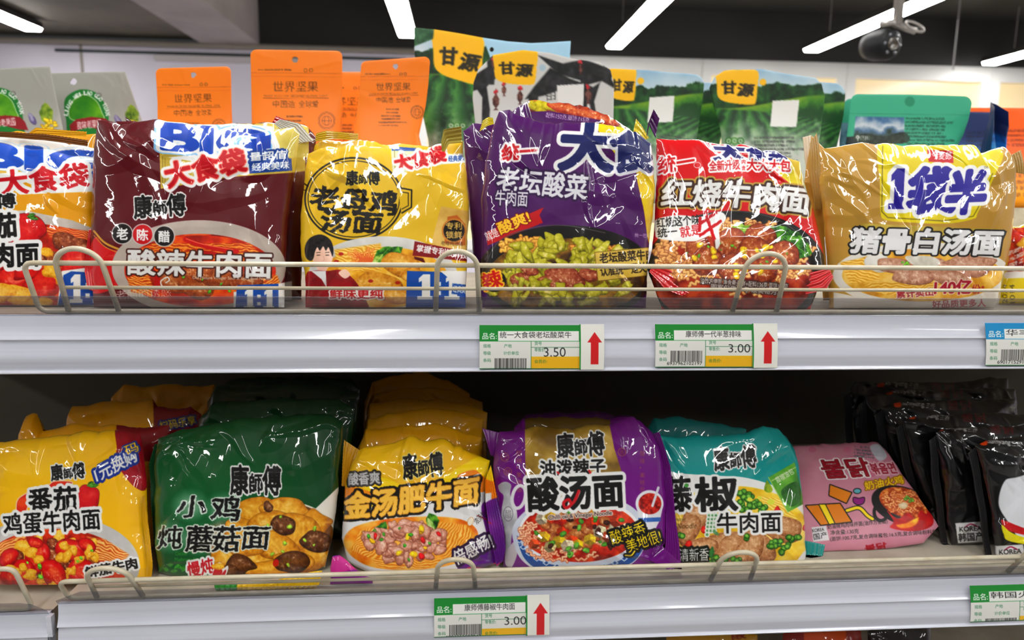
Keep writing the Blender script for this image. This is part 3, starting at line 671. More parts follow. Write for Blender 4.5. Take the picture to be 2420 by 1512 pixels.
# ---- maroon sour-spicy beef packet
MAR = (94, 5, 18)
def maroon():
    A = Art(190, 260, 770, 770, MAR)
    A.poly([(374,280),(560,292),(720,290),(722,404),(690,408),(545,418),(380,446)], A.tex(((196,172,66),(214,192,96)),50,4))
    A.poly([(374,280),(560,292),(660,300),(662,378),(590,385),(460,382),(385,370)], (238,238,236))
    A.poly([(640,292),(730,290),(730,372),(672,372)], A.tex(((196,178,80),(226,214,130)),40,5))
    A.line([(388,368),(430,364),(470,352),(520,350)], 9, (190,168,74)); A.line([(384,440),(384,370)],2,(150,130,40)); A.line([(390,438),(390,374)],1.5,(150,130,40))
    A.t('BIG', 386,352,622,372, 62, (20,78,178), .05, [(11,(150,200,236)),(7,WHT)], sl=-.05)
    A.poly([(592,330),(640,318),(640,350),(606,356)], (20,70,170))
    A.t('大食袋', 398,444,585,404, 58, (194,14,34), .04, [(9,WHT),(2.2,(240,150,130))])
    A.t('量超值', 592,384,678,378, 24, WHT, .03, [(5,(30,74,150))]); A.t('经典美味', 596,404,684,398, 18, WHT, .03, [(5,(30,74,150))])
    kang(A, 318,516,440,508, 54)
    A.poly(spl([(225,560),(250,585),(300,600),(300,640),(270,680),(215,690),(205,620)]), (204,16,24)); A.line(curve([(222,546),(250,575),(300,596)]), 5, (206,160,60)); A.line(curve([(222,556),(250,584),(300,604)]), 2, (206,160,60))
    bowl(A, 470,632,206,112, (206,194,184), 26, SOUPR, 3)
    A.ell(474,640,178,84, A.tex(((150,20,8),(214,56,14),(238,130,30)),40,6))
    A.noodles([(360,575),(590,575),(640,620),(330,610)], ((170,40,8),(222,110,20),(240,190,90)), 7, 3, 4, 6)
    A.noodles([(300,655),(350,645),(370,700),(310,690)], ((180,50,8),(232,130,30),(246,214,120)), 6, 10, 5, 5); A.noodles([(600,655),(655,650),(670,690),(600,690)], ((180,50,8),(232,130,30),(246,214,120)), 6, -30, 6, 5)
    for i,(x,y,r) in enumerate([(410,672,44),(470,680,46),(520,650,48),(580,660,38),(470,645,34)]): A.lump(x,y,r,r*.6,((96,34,14),(166,80,34),(206,130,70)),i+3,10,9,.14,.5,7,.5)
    A.line(curve([(438,566),(470,578),(520,590),(560,594)]), 10, (196,20,20)); A.line(curve([(440,564),(480,577),(550,590)]), 2, (240,120,90)); A.line(curve([(360,640),(372,660),(366,700)]), 14, (190,22,18)); A.line(curve([(480,595),(530,603)]), 8, (180,20,16))
    A.bits(480,665,120,30,[(90,170,40)],6,5,3)
    for c,(x,y) in zip('老陈醋',((289,552),(337,554),(388,558))): A.ell(x,y,23,23,(190,16,28) if c=='陈' else (26,22,22),0,.6,(2.5,(206,200,196))); A.t(c,x-13,y+14,x+13,y+14,27,WHT,.035)
    A.t('酸辣牛肉面', 302,648,641,656, 60, (228,228,226), .035, [(3.5,(70,22,14))])
    A.t('Old Mature Vinegar Sour & Spicy Beef Noodle', 455,661,643,664, 9, (230,220,206), .01)
    A.t('老醋的诱惑', 275,708,405,700, 22, (228,222,214), -.015); A.line(curve([(385,680),(380,665),(395,655),(400,662),(392,668)]), 3, WHT)
    A.poly([(552,690),(690,664),(690,760),(552,760)], WHT); A.poly([(560,674),(658,670),(658,730),(556,736)], (22,86,172)); A.ratio(576,682,648,730,WHT)
    return A
U2 = maroon()
# ---- yellow hen soup packet
YEL = (224, 188, 44)
def hen():
    A = Art(690, 300, 1125, 770, YEL)
    A.im[:] = ramp(fbm(*np.meshgrid(np.arange(A.w), np.arange(A.h)), 160, 4), (218,180,36), (230,198,62))
    for r_, w in ((0, 2.0), (-7, 1.1)):
        A.ell(836,470,115 + r_,97 + r_, BLK, 0, .6, None, w)
    A.poly([(940,446),(972,450),(972,488),(948,500)], (224,190,50)); A.line([(946,444),(973,449),(972,490),(950,503)],3.4,BLK); A.line([(946,453),(965,456),(965,486),(950,494)],2,BLK)
    A.line([(728,440),(716,432),(712,428)],3,BLK); A.line([(722,450),(710,446)],2,BLK)
    kang(A, 818,437,898,436, 34, (228,206,90), 1.5)
    A.t('老母鸡', 731,494,934,508, 56, (24,20,14), .035, (), rough=6, sl=.08); A.t('汤面', 757,546,900,552, 50, (24,20,14), .04, (), rough=6, sl=.08)
    A.poly([(923,345),(1100,370),(1102,384),(1050,388),(928,412)], A.tex(((206,206,160),(226,226,196)),30,2)); A.poly([(925,346),(990,350),(988,357),(926,356)],(30,90,170)); A.line([(932,352),(934,408)],1.4,(150,130,50))
    A.t('大食袋', 938,406,1056,380, 38, (192,14,34), .04, [(6,WHT),(1.6,(240,150,130))]); A.t('经典美味',1060,382,1104,380,14,(40,80,150),.03,[(3,WHT)])
    A.poly([(1042,487),(1110,500),(1110,600),(1016,588)], A.tex(((206,166,80),(236,206,130)),40,3)); A.poly([(1058,512),(1080,508),(1100,530),(1100,580),(1050,575)], (196,110,40))
    A.ell(1073,545,25,25,(24,18,14),0,.6,(4,(206,140,60))); A.t('专利',1054,542,1092,542,17,(236,200,110),.02); A.t('锁鲜',1054,563,1092,563,17,(236,200,110),.02); A.t('老母鸡汤包',1042,579,1094,581,10,(70,50,20),.0)
    A.poly([(700,700),(780,600),(900,556),(1010,570),(1110,620),(1110,760),(700,760)], YEL)
    bowl(A, 905,650,176,92, (236,234,228), 20, ((206,140,20),(232,180,50),(246,212,120)), 4)
    A.noodles([(790,590),(900,575),(900,640),(800,640)], ((214,150,30),(240,196,80),(252,230,160)), 6, 10, 6, 7)
    A.squig(860,610,30,18,((240,190,90),(226,120,60)),24,24,2.5,6)
    for i in range(16): A.line(curve([(840+i*3,600+(i*7)%14),(850+i*2,612),(846+i*3.4,622)]),2,(226,110,50))
    A.leaf(882,628,952,584,19,LEAF,2); A.leaf(884,624,922,582,15,LEAF,5); A.leaf(880,632,905,600,10,((90,150,40),(170,206,90),(214,230,150)),3)
    for i,(x,y,r) in enumerate([(945,625,48),(895,672,60),(985,655,34),(930,700,40)]): A.lump(x,y,r,r*.55,CHICK,i,12,9,.12,.55,10,.4)
    for x,y in ((806,600),(795,618),(876,664),(940,668)): A.ell(x,y,6,4,(180,40,20))
    A.poly(spl([(738,590),(744,575),(768,574),(786,590),(786,612),(776,632),(760,640),(746,630),(738,610)]), A.tex(((236,196,174),(246,212,194),(250,222,206)),30,5)); A.poly([(752,632),(772,632),(774,652),(750,652)],(236,198,178))    # portrait: face, hair, jacket
    A.poly(spl([(722,606),(721,582),(733,562),(758,554),(780,566),(788,588),(786,606),(781,594),(776,584),(770,592),(764,582),(756,592),(750,584),(744,596),(740,612),(732,616)]), A.tex(((14,12,13),(44,38,38)),6,2), .8)
    for x in (753,774): A.line([(x-4,603),(x+3,602.5)],1.8,(50,34,30)); A.line([(x-5,597),(x+4,596)],1.5,(60,44,40))
    A.line(curve([(755,624),(764,627),(774,622)]),2.2,(190,84,84)); A.line([(765,606),(767,614),(763,616)],1.2,(216,164,144))
    A.poly(spl([(722,655),(740,640),(775,640),(810,640),(850,680),(868,760),(715,760)]), A.tex(((130,14,26),(164,22,34)),20,6)); A.poly([(735,640),(770,640),(772,680),(760,660)], (236,236,236)); A.poly(spl([(800,645),(815,636),(828,648),(815,658)]), (240,206,188))
    A.poly([(980,570),(1110,596),(1110,618),(975,604)], (134,14,22)); A.poly([(978,606),(1000,610),(1006,622),(980,612)],(90,8,14)); A.t('掌握专利锁鲜技', 984,594,1104,612, 17, WHT, .035)
    A.poly([(962,640),(1035,642),(1110,656),(1110,760),(958,760)], (24,88,172)); A.poly([(1040,640),(1110,640),(1110,700)],WHT); A.ratio(986,648,1086,708,WHT); A.t('经典美味',1070,690,1110,694,16,WHT,.03,[(3,(24,88,172))])
    A.t('鲜味更纯', 780,706,905,706, 24, (190,20,30), .03, [(3,WHT)])
    return A
U3 = hen()
# ---- purple pickled cabbage packet
PUR = (80, 14, 96)
def purple():
    A = Art(1080, 225, 1565, 770, PUR)
    A.poly([(1400,290),(1560,290),(1560,420),(1480,400)], (226,206,24)); A.poly(spl([(1505,395),(1560,380),(1560,585),(1535,580),(1522,500)]), A.tex(((206,170,20),(232,206,40)),30,2))
    A.t('大', 1322,398,1446,404, 112, (24,34,96), .05, [(9,(232,232,230))], sl=.05); A.t('食', 1446,404,1552,404, 104, (24,34,96), .05, [(7,(222,222,226))])
    A.t('统一', 1186,380,1268,374, 38, (196,20,34), .04, [(5,WHT)], sl=.1); A.ell(1268,358,6,6,WHT,0,.5,None,.8); A.t('R',1265,361,1271,361,6,WHT,0)
    A.t('老坛酸菜', 1172,450,1384,472, 58, (222,222,226), .03, [(5,(50,14,70))], sl=.05); A.t('牛肉面', 1170,484,1246,488, 36, (222,222,226), .02, [(4,(50,14,70))])
    A.poly([(1150,548),(1285,490),(1275,508),(1283,526),(1152,580)], (188,18,26)); A.t('就是', 1152,570,1181,557, 22, WHT, .02); A.t('酸爽!', 1184,555,1256,524, 30, (248,206,60), .035, [(2,(120,10,14))])
    A.ell(1338,645,210,113, (22,20,20)); A.ell(1338,655,186,92, A.tex(((60,34,10),(120,84,20),(170,130,30)),20,4)); A.line(curve([(1140,640),(1180,570),(1260,538),(1340,533),(1430,550)]),2,(90,86,84))
    A.squig(1240,585,60,22,((236,190,90),(160,90,20)),26,30,7,3); A.squig(1400,590,50,20,((226,170,70),(140,70,16)),16,26,6,8)
    G = ((96,92,10),(178,172,34),(222,216,96))
    r = np.random.default_rng(5)
    for i in range(70):
        a, q = r.random()*6.28, math.sqrt(r.random()); A.lump(1330+150*q*math.cos(a), 625+62*q*math.sin(a), 13+20*r.random(), 8+9*r.random(), G, i, r.random()*180, 10, .3, .5, 9, .6, (104,98,16))
    for i,(x,y,rr) in enumerate([(1235,665,32),(1340,655,46),(1300,672,30),(1250,640,22),(1395,650,26)]): A.lump(x,y,rr,rr*.62,((84,22,14),(156,70,44),(214,150,110)),i,15,8,.13,.5,6,.5)
    for i in range(26):
        a, q = r.random()*6.28, math.sqrt(r.random()); A.lump(1330+170*q*math.cos(a), 690+24*q*math.sin(a), 13+16*r.random(), 7+6*r.random(), G, i+90, r.random()*180, 10, .3, .5, 9, .6, (104,98,16))
    A.poly([(1406,597),(1548,584),(1552,648),(1414,663)], A.tex(((206,176,70),(226,200,110)),40,8), .6, (1.5,(120,90,20))); A.t('老坛酸菜牛肉', 1418,622,1546,612, 24, (40,24,10), .03); A.t('认准统一是关键', 1420,653,1546,641, 24, (40,24,10), .03)
    A.ell(1168,664,28,26,(20,14,14)); A.t('辣', 1146,688,1190,676, 42, (200,24,20), .03, [(4,(240,190,40))], rough=4)
    A.t('统一老坛',1500,560,1536,562,10,(220,214,220),.0)
    return A
U4 = purple()
A = Art(1190, 225, 1565, 400, PUR); A.poly([(1248,232),(1480,225),(1500,330),(1300,290),(1252,262)], A.tex(((90,22,8),(160,56,20),(206,110,50)),14,3))
for i,(x,y) in enumerate([(1262,248),(1280,250),(1295,252),(1275,262),(1470,292),(1450,285)]): A.lump(x,y,16,10,((84,78,8),(170,158,20),(214,202,60)),i,30,6,.2)
for i,(x,y) in enumerate([(1320,255),(1360,262),(1400,272),(1435,284)]): A.lump(x,y,30,12,((120,20,10),(180,70,36),(220,140,80)),i+3,14,8,.15,.5,5,.6)
A.poly([(1255,264),(1300,262),(1420,284),(1420,296),(1256,292)], PUR); A.t('配料150克,面饼:115克', 1290,278,1392,290, 13, (226,222,226), .0)
U4b = A
# ---- red braised beef packet
def red():
    A = Art(1510, 310, 1970, 770, (202, 12, 22))
    A.poly([(1830,340),(1960,340),(1960,520),(1912,470),(1850,420),(1826,400)], A.tex(((206,186,20),(226,210,60)),40,2))
    A.t('大', 1688,378,1766,382, 44, (30,30,110), .05, [(5,WHT)], sl=-.1); A.t('食袋', 1764,382,1866,386, 42, (30,30,110), .04, [(4,WHT)])
    A.t('统一', 1556,412,1642,398, 40, (200,14,26), .03, [(4,WHT)], sl=.1); A.ell(1648,390,9,7,(200,14,26),0,.6,None,1.2); A.ell(1648,390,8,6.5,WHT,0,.5,None,.7)
    A.t('全新升级', 1677,404,1749,400, 24, (192,16,28), .03, [(4,WHT)]); A.t('内',1753,388,1762,388,11,(192,16,28),.02,[(3,WHT)]); A.t('含',1753,402,1762,402,11,(192,16,28),.02,[(3,WHT)]); A.t('大大大包', 1765,402,1868,406, 28, (192,16,28), .03, [(4,WHT)])
    A.t('红烧牛肉面', 1562,488,1910,506, 62, (230,230,228), .035, [(9,(190,156,70)),(5,(60,30,16))], sl=.08, arc=8)
    A.ell(1738,640,216,142, (20,19,20)); A.ell(1732,658,190,116, A.tex(((96,14,8),(160,40,16),(196,80,36)),24,3)); A.line(curve([(1530,620),(1600,530),(1720,499),(1840,520),(1930,590)]),2,(80,76,76))
    N = ((240,196,130),(150,70,26)); A.squig(1600,608,50,50,N,46,32,7,3); A.squig(1740,540,90,16,N,26,24,6,5); A.squig(1880,610,44,42,N,26,26,6,9); A.squig(1740,640,140,60,N,40,26,6,12)
    A.leaf(1718,545,1830,545,14,((90,140,30),(140,190,60),(190,220,110)),3); A.leaf(1800,538,1920,600,30,LEAF,2); A.leaf(1730,540,1760,533,12,((110,160,40),(160,206,80),(200,230,130)),6); A.leaf(1850,560,1915,605,26,LEAF,6)
    MB_ = ((92,22,8),(160,70,30),(206,128,70))
    for i,(x,y,r_) in enumerate([(1650,586,30),(1728,574,40),(1795,562,38),(1672,618,36),(1782,595,40),(1730,632,36),(1852,603,36),(1805,640,34)]): A.lump(x,y,r_,r_*.92,MB_,i+4,0,12,.05,.62,6,.75,(70,14,6))
    A.bits(1740,600,130,44,[(90,160,40)],14,4,5); A.bits(1740,610,140,44,[(236,190,40)],16,9,8)
    A.poly(spl([(1548,520),(1600,508),(1655,512),(1700,500),(1716,515),(1700,540),(1702,575),(1692,588),(1684,556),(1640,570),(1560,565),(1548,548)]), WHT, 1)
    A.t('红烧这个味', 1553,538,1655,530, 24, BLK, .02); A.t('统一', 1555,562,1601,557, 23, BLK, .02); A.t('就是', 1610,562,1660,553, 26, (196,20,34), .015); A.t('牛', 1662,584,1714,548, 66, (190,14,30), .02, rough=3, sl=.3)
    A.t('油炸方便面 净含量:面饼+配料136克 面饼110克', 1655,670,1862,684, 14, (206,200,196), .02, [(2,(60,40,34))]); A.t('图案仅供参考 以实物为准', 1680,684,1850,698, 14, (206,200,196), .02, [(2,(60,40,34))])
    return A
U5 = red()
# ---- gold pork bone packet
GOLD = (186, 148, 66)
def gold():
    A = Art(1885, 300, 2425, 770, GOLD)
    A.poly(spl([(2082,330),(2080,440),(2081,502),(2094,520),(2160,526),(2240,528),(2300,517),(2312,500),(2352,412),(2370,360),(2320,330),(2200,320)]), A.tex(((214,196,14),(230,214,30)),50,2))
    A.line([(2086,345),(2084,500),(2098,514),(2230,522),(2300,511),(2312,490),(2346,410)],2.2,(120,104,20)); A.poly([(2191,354),(2252,356),(2253,385),(2195,382)], (196,18,40)); A.t('今麦郎', 2202,376,2248,378, 20, WHT, .02)
    NV = (44,32,148)
    A.one(2099,398,2140,494,NV,(10,WHT),.05); A.t('袋', 2144,502,2254,500, 104, NV, .055, [(9,WHT)], sl=.12); A.t('半', 2234,504,2322,500, 98, NV, .06, [(9,WHT)], sl=.2)
    A.t('TM',2325,398,2335,398,5,(90,80,20),0)
    A.poly([(2008,600),(2030,532),(2380,546),(2352,612),(2040,602)], (20,17,14)); A.poly([(2014,592),(2036,528),(2372,542),(2348,604)], A.tex(((176,152,60),(206,184,90)),40,4))
    A.ell(2180,650,212,78, (226,222,214)); A.ell(2180,650,190,62, A.tex(((196,140,24),(224,176,60),(240,206,120)),24,5))
    A.noodles([(1985,620),(2060,605),(2080,660),(2010,670)], ((206,150,30),(236,190,80),(250,226,150)), 7, 10, 3, 6); A.noodles([(2040,670),(2280,660),(2200,700),(2080,696)], ((206,150,30),(236,190,80),(250,226,150)), 7, -5, 6, 7)
    A.lump(2075,622,32,24,((190,186,176),(226,224,216),(240,238,232)),3,10,10,.05,.6,20); PK = ((130,80,60),(186,136,110),(222,190,170))
    for i,(x,y,r_) in enumerate([(2120,628,44),(2200,636,60),(2290,628,64),(2160,650,50),(2240,656,48)]): A.lump(x,y,r_,r_*.42,PK,i+2,4,10,.12,.5,6,.4)
    A.poly(spl([(2140,606),(2200,606),(2222,620),(2200,634),(2165,630)]), A.tex(((206,200,186),(230,226,216)),12,4)); A.bits(2140,622,14,5,[(110,170,50)],5,4,2)
    A.poly([(1970,690),(2100,716),(2160,722),(2360,690),(2360,770),(1970,770)], (222,218,210))
    A.poly([(2018,596),(2036,540),(2050,540),(2040,600)],(176,152,60))
    A.t('猪骨白汤面', 2008,596,2362,602, 58, (226,226,226), .05, [(4,(14,12,12))], sl=.15)
    A.t('累计卖出', 2120,705,2206,698, 18, (168,22,50), .03, [(2,(236,220,200))]); A.t('140亿', 2208,696,2294,694, 34, (168,22,50), .04, [(2,(236,220,200))], sl=.1); A.t('份', 2298,694,2318,693, 22, (168,22,50), .02); A.t('*',2320,682,2326,682,7,(168,22,50),.02)
    A.t('好品质更多人', 2204,728,2330,724, 18, (168,40,60), .02)
    return A
U6 = gold()
A = Art(2340, 500, 2640, 770, (226, 206, 30)); A.poly([(2385,540),(2640,520),(2640,640),(2380,645)], A.tex(SOUPR,14,3)); A.line([(2380,650),(2640,640)],16,(236,234,230))
for i in range(5): A.lump(2400+i*26,560+12*(i%3),20,14,(TOM,EGG,LEAF)[i%3],i)
A.scrib(2370,600,2440,660,(236,236,236),4,-30,4); A.t('2024',2381,716,2379,672,12,(90,80,10),0); A.t('1014',2399,716,2397,672,12,(90,80,10),0)
U7 = A

# ================================================================ upper shelf, front row
P_ = lambda Y, lean=9, yaw=0, xc=0: Plane(Y, UDECK, lean, yaw, xc)
packet('yellow tomato beef noodle packet cut off by the left edge, front of upper shelf', P_(.650), [(-150,330),(0,335),(60,345),(110,358),(232,376)], [(232,376),(230,480),(228,600),(230,700)], None, [(-150,330),(-150,500),(-150,700)], U1, seed=3, Hf=.014, Hb=.02, group=None)
packet('yellow packet with blue letters right behind the tomato beef noodle packet', P_(.700,8), [(-150,316),(0,320),(70,319),(140,332),(228,352)], [(228,352),(228,500),(228,700)], None, [(-150,316),(-150,500),(-150,700)], U1, seed=4, Hf=.012, Hb=.014, step=2,
       seals=[([(10,330),(120,338),(222,352)], [(12,318),(120,324),(222,338)], (110,66,24), dict(ribs=3, lift=.012)), ([(62,322),(140,320),(205,322)], [(64,318),(86,302),(205,312)], (226,172,20), dict(ribs=3))])
packet('dull yellow packet third from the front, at the back of the left tomato row', P_(.745,7), [(-150,310),(0,314),(45,310),(120,316),(226,316)], [(226,316),(228,500),(228,690)], None, [(-150,310),(-150,500),(-150,690)], Art(-170,296,250,760,(214,160,24)), seed=5, Hf=.01, Hb=.014, step=3)
packet('maroon sour-spicy beef noodle packet with three round character badges, front of upper shelf', P_(.640,10), [(231,284),(262,286),(310,296),(374,284),(450,290),(540,303),(600,312),(660,303),(697,300),(708,318)], [(708,318),(697,400),(686,470),(679,540),(676,600),(674,660),(672,727)], None, [(231,284),(223,350),(219,450),(216,560),(214,640),(222,727)], U2, seed=15, n=38, amp=.0021, Hf=.015, Hb=.02,
       seals=[([(224,540),(222,600),(232,690)], [(216,545),(205,640),(214,684)], (196,16,26), dict(ribs=3, lift=.004))])
packet('maroon packet mostly hidden behind the badge-printed maroon noodle packet', P_(.692,9), [(275,286),(420,289),(580,290),(690,283),(728,298),(748,326)], [(748,326),(738,420),(722,500),(714,600),(712,700)], None, [(275,286),(280,500),(280,700)], U2, seed=12, n=36, amp=.002, Hf=.012, Hb=.013, step=1.6,
       seals=[([(655,300),(690,330),(712,345)], [(668,290),(714,300),(748,340)], (214,212,200), dict(ribs=6, lift=.012, amp=.0007))])
packet('maroon packet third from the front, only its red-tipped crimp showing', P_(.735,8), [(270,296),(500,298),(640,292),(690,300)], [(690,300),(700,500),(700,690)], None, [(270,296),(290,500),(290,690)], Art(190,260,770,770,MAR), seed=13, Hf=.01, Hb=.012, step=3,
       seals=[([(640,296),(690,300)], [(652,274),(694,292)], (190,20,26), dict(ribs=3)), ([(300,300),(322,312)], [(296,276),(330,300)], (70,12,24), dict(ribs=3))])
packet('yellow hen soup noodle packet with a black pot-shaped emblem, front of upper shelf', P_(.640,10), [(728,364),(750,355),(771,348),(786,346),(832,340),(875,346),(923,346),(1000,352),(1045,361),(1096,372)], [(1096,372),(1103,422),(1108,483),(1105,574),(1103,665),(1100,727)], None, [(728,364),(720,422),(713,495),(709,562),(711,604),(720,644),(722,727)], U3, seed=21, n=34, amp=.0021, Hf=.015, Hb=.02)
packet('second hen soup noodle packet, behind the one with the pot emblem', P_(.692,9), [(738,346),(762,330),(850,330),(880,340),(1000,346),(1050,338),(1094,334)], [(1094,334),(1096,500),(1096,700)], None, [(738,346),(730,500),(730,700)], U3, seed=22, n=30, Hf=.012, Hb=.013, step=2,
       seals=[([(750,340),(800,334),(850,338)], [(752,322),(776,316),(850,322)], (206,170,30), dict(ribs=4, lift=.01)), ([(1046,376),(1062,348),(1092,345)], [(1044,350),(1050,322),(1090,314)], (186,172,70), dict(ribs=4, lift=.014, curl=.01))])
packet('purple pickled cabbage beef noodle packet with a red banner, front of upper shelf', P_(.640,10), [(1180,263),(1205,257),(1235,276),(1262,288),(1330,289),(1400,291),(1470,299),(1502,312),(1538,338)], [(1538,338),(1546,399),(1545,470),(1537,541),(1531,606),(1526,727)], None, [(1180,263),(1162,309),(1149,381),(1139,470),(1139,541),(1138,613),(1140,727)], U4, seed=31, n=42, amp=.0022, Hf=.016, Hb=.02,
       seals=[([(1524,330),(1530,300),(1545,330)], [(1524,300),(1536,268),(1550,290)], (84,20,98), dict(ribs=3, lift=.006, curl=.006))])
packet('purple packet behind the red-banner purple one, only its left strip showing', P_(.692,9), [(1095,310),(1118,291),(1150,287),(1200,296),(1300,310),(1480,330)], [(1480,330),(1490,500),(1490,700)], None, [(1095,310),(1102,420),(1112,540),(1123,640),(1130,700)], U4, seed=32, n=36, Hf=.012, Hb=.013, step=1.6,
       seals=[([(1132,318),(1150,305),(1166,300)], [(1140,292),(1152,284),(1164,286)], (222,204,40), dict(ribs=5, lift=.01))])
packet('purple packet showing a beef picture on top, rising behind the red-banner purple one', P_(.742,8), [(1206,270),(1228,246),(1252,234),(1300,239),(1370,248),(1437,272),(1490,306)], [(1490,306),(1500,500),(1500,690)], None, [(1206,270),(1210,500),(1210,690)], U4b, seed=33, n=30, Hf=.012, Hb=.013, step=1.4,
       seals=[([(1490,330),(1500,330),(1516,335)], [(1500,285),(1512,300),(1530,330)], (220,200,40), dict(ribs=3, lift=.006))])
packet('red braised beef noodle packet with meatballs, leaning back on the upper shelf', P_(.634,17), [(1551,328),(1600,328),(1646,329),(1689,337),(1762,345),(1829,358),(1862,380)], [(1862,380),(1880,420),(1904,464),(1920,507),(1935,559),(1946,604),(1948,641),(1930,690),(1915,727)], None, [(1551,328),(1553,422),(1549,513),(1540,589),(1530,629),(1545,680),(1565,727)], U5, seed=41, n=40, amp=.0021, Hf=.016, Hb=.02,
       seals=[([(1536,632),(1590,650),(1640,690)], [(1524,650),(1560,690),(1600,705)], (190,10,20), dict(ribs=4, lift=.012, curl=.004)), ([(1944,640),(1900,650),(1850,668)], [(1954,660),(1935,690),(1890,700)], (196,12,22), dict(ribs=4, lift=.012))])
packet('yellow-edged packet just visible between the red and the gold packets', P_(.725,12), [(1600,372),(1700,365),(1800,362),(1850,368),(1872,378),(1890,382)], [(1890,382),(1900,430),(1915,550),(1915,690)], None, [(1600,372),(1600,500),(1600,690)], Art(1580,340,1930,770,(214,190,30)), seed=42, Hf=.01, Hb=.012, step=2,
       seals=[([(1880,335),(1884,380),(1896,450)], [(1899,330),(1900,380),(1906,450)], (206,190,160), dict(ribs=3, lift=.016))])
packet('gold pork bone noodle packet with blue and white lettering, front of upper shelf', P_(.640,10), [(1944,352),(1968,346),(2035,335),(2069,343),(2145,343),(2184,339),(2230,345),(2297,347),(2308,366),(2340,354),(2367,346),(2384,366)], [(2384,366),(2396,422),(2396,464),(2390,543),(2378,604),(2366,650),(2358,695),(2350,727)], None, [(1944,352),(1938,420),(1946,500),(1953,570),(1956,640),(1960,727)], U6, seed=51, n=40, amp=.0022, Hf=.015, Hb=.02,
       seals=[([(2380,370),(2385,390),(2390,408)], [(2408,356),(2413,380),(2416,412)], (170,134,60), dict(ribs=5, lift=.002))])
packet('gold packet behind the pork bone one, its pointed corner sticking up', P_(.695,9), [(1918,320),(1928,330),(1946,352),(2100,352),(2300,356)], [(2300,356),(2310,500),(2310,700)], None, [(1918,320),(1902,430),(1918,520),(1940,600),(1945,700)], U6, seed=52, n=36, Hf=.012, Hb=.013, step=1.8,
       seals=[([(1900,345),(1902,420),(1912,500)], [(1916,322),(1926,400),(1926,500)], (176,140,64), dict(ribs=4, lift=.012))])
packet('bright yellow and red packet at the right edge, beside the gold pork bone packet', P_(.672,8), [(2392,536),(2460,524),(2600,520)], [(2600,520),(2600,700)], None, [(2392,536),(2372,644),(2360,700)], U7, seed=55, n=30, Hf=.014, Hb=.018, step=1.4)
# ================================================================ tall pouches on the rear shelf
K_ = lambda Y, lean=3, yaw=0, xc=0: Plane(Y, BDECK, lean, yaw, xc)
def pouch(label, pl, top, right, left, art, group=None, **kw):
    kw = dict(mat=MATT, step=2.0, flat=.25, Hf=.022, Hb=.022, amp=.0012, n=14) | kw
    return packet(label, pl, top, right, None, left, art, group, name='snack_pouch', cat='snack pouch', **kw)
def rtop(x0, y0, x1, y1, r=16, n=5, mid=()):
    """top edge with two rounded corners"""
    a = [(x0 + r - r * math.cos(t), y0 + r - r * math.sin(t)) for t in np.linspace(0, math.pi / 2, n)]
    b = [(x1 - r + r * math.sin(t), y1 + r - r * math.cos(t)) for t in np.linspace(0, math.pi / 2, n)]
    return a + list(mid) + b
# silver-grey fruit pouches
def grey(dx, dy, flip=0):
    A = Art(-100, 140, 400, 520, (166, 166, 160)); s = lambda P: [(x + dx, y + dy) for x, y in P]
    A.poly(spl([(156,282),(152,240),(168,220),(196,211),(228,220),(250,250),(257,282),(254,330),(170,330)]) + [dx, dy], (20,120,44)); A.poly(spl([(170,282),(168,246),(196,224),(226,238),(240,266),(240,282)]) + [dx, dy], A.tex(((40,120,10),(110,170,20)),40,2), .6, (1.5,(206,226,190)))
    c = np.array([205 + dx, 278 + dy]); S_ = 'LIANG WEI LAO GUO YUAN'
    for i, ch in enumerate(S_):
        if ch == ' ': continue
        a = math.radians(188 + 164 * (i + .5) / len(S_)); p = c + [46 * math.cos(a), 58 * math.sin(a) + 4]; d = np.array([-math.sin(a), math.cos(a)]) * (2 if ch in 'I' else 4) * .9
        w = 1 if ch == 'I' else 3.2; e = np.array([-math.sin(a), math.cos(a)]); q = p - e * w; r_ = p + e * w
        A.t(ch, q[0], q[1], r_[0], r_[1], 9, WHT, .05)
    A.ell(234 + dx, 225 + dy, 5, 5, (80,80,78), 0, .6, None, .7)
    A.poly(s([(164,296),(180,282),(215,276),(250,280),(262,292),(270,312),(248,310),(210,300),(168,312)]), (140,18,30)); A.t('良味老果园', 184 + dx, 306 + dy, 240 + dx, 300 + dy, 19, (226,206,206), .02)
    A.leaf(316 + dx, 300 + dy, 309 + dx, 246 + dy, 16, ((60,90,10),(110,140,30),(150,170,60)), 3); A.bits(318 + dx, 300 + dy, 18, 14, [(206,170,20),(226,190,40)], 20, 6, 3); A.lump(278 + dx, 286 + dy, 14, 8, ((70,60,100),(120,110,150),(180,176,196)), 3, 60)
    return A
pouch('silver-grey pouch with round green emblem, nearest the left edge, in front', K_(1.03,3), [(-110,162),(0,162),(60,159),(118,157)], [(118,157),(130,215),(148,300),(170,480)], [(-110,162),(-110,480)], grey(-203, -4), 'grey fruit pouches', seed=61)
pouch('silver-grey pouch with a hang hole and round green emblem, right of the first', K_(1.08,3), [(112,173),(200,171),(296,169)], [(296,169),(318,235),(336,285),(356,480)], [(112,173),(112,480)], grey(0, 0), 'grey fruit pouches', seed=62, hole=(174,193,8))
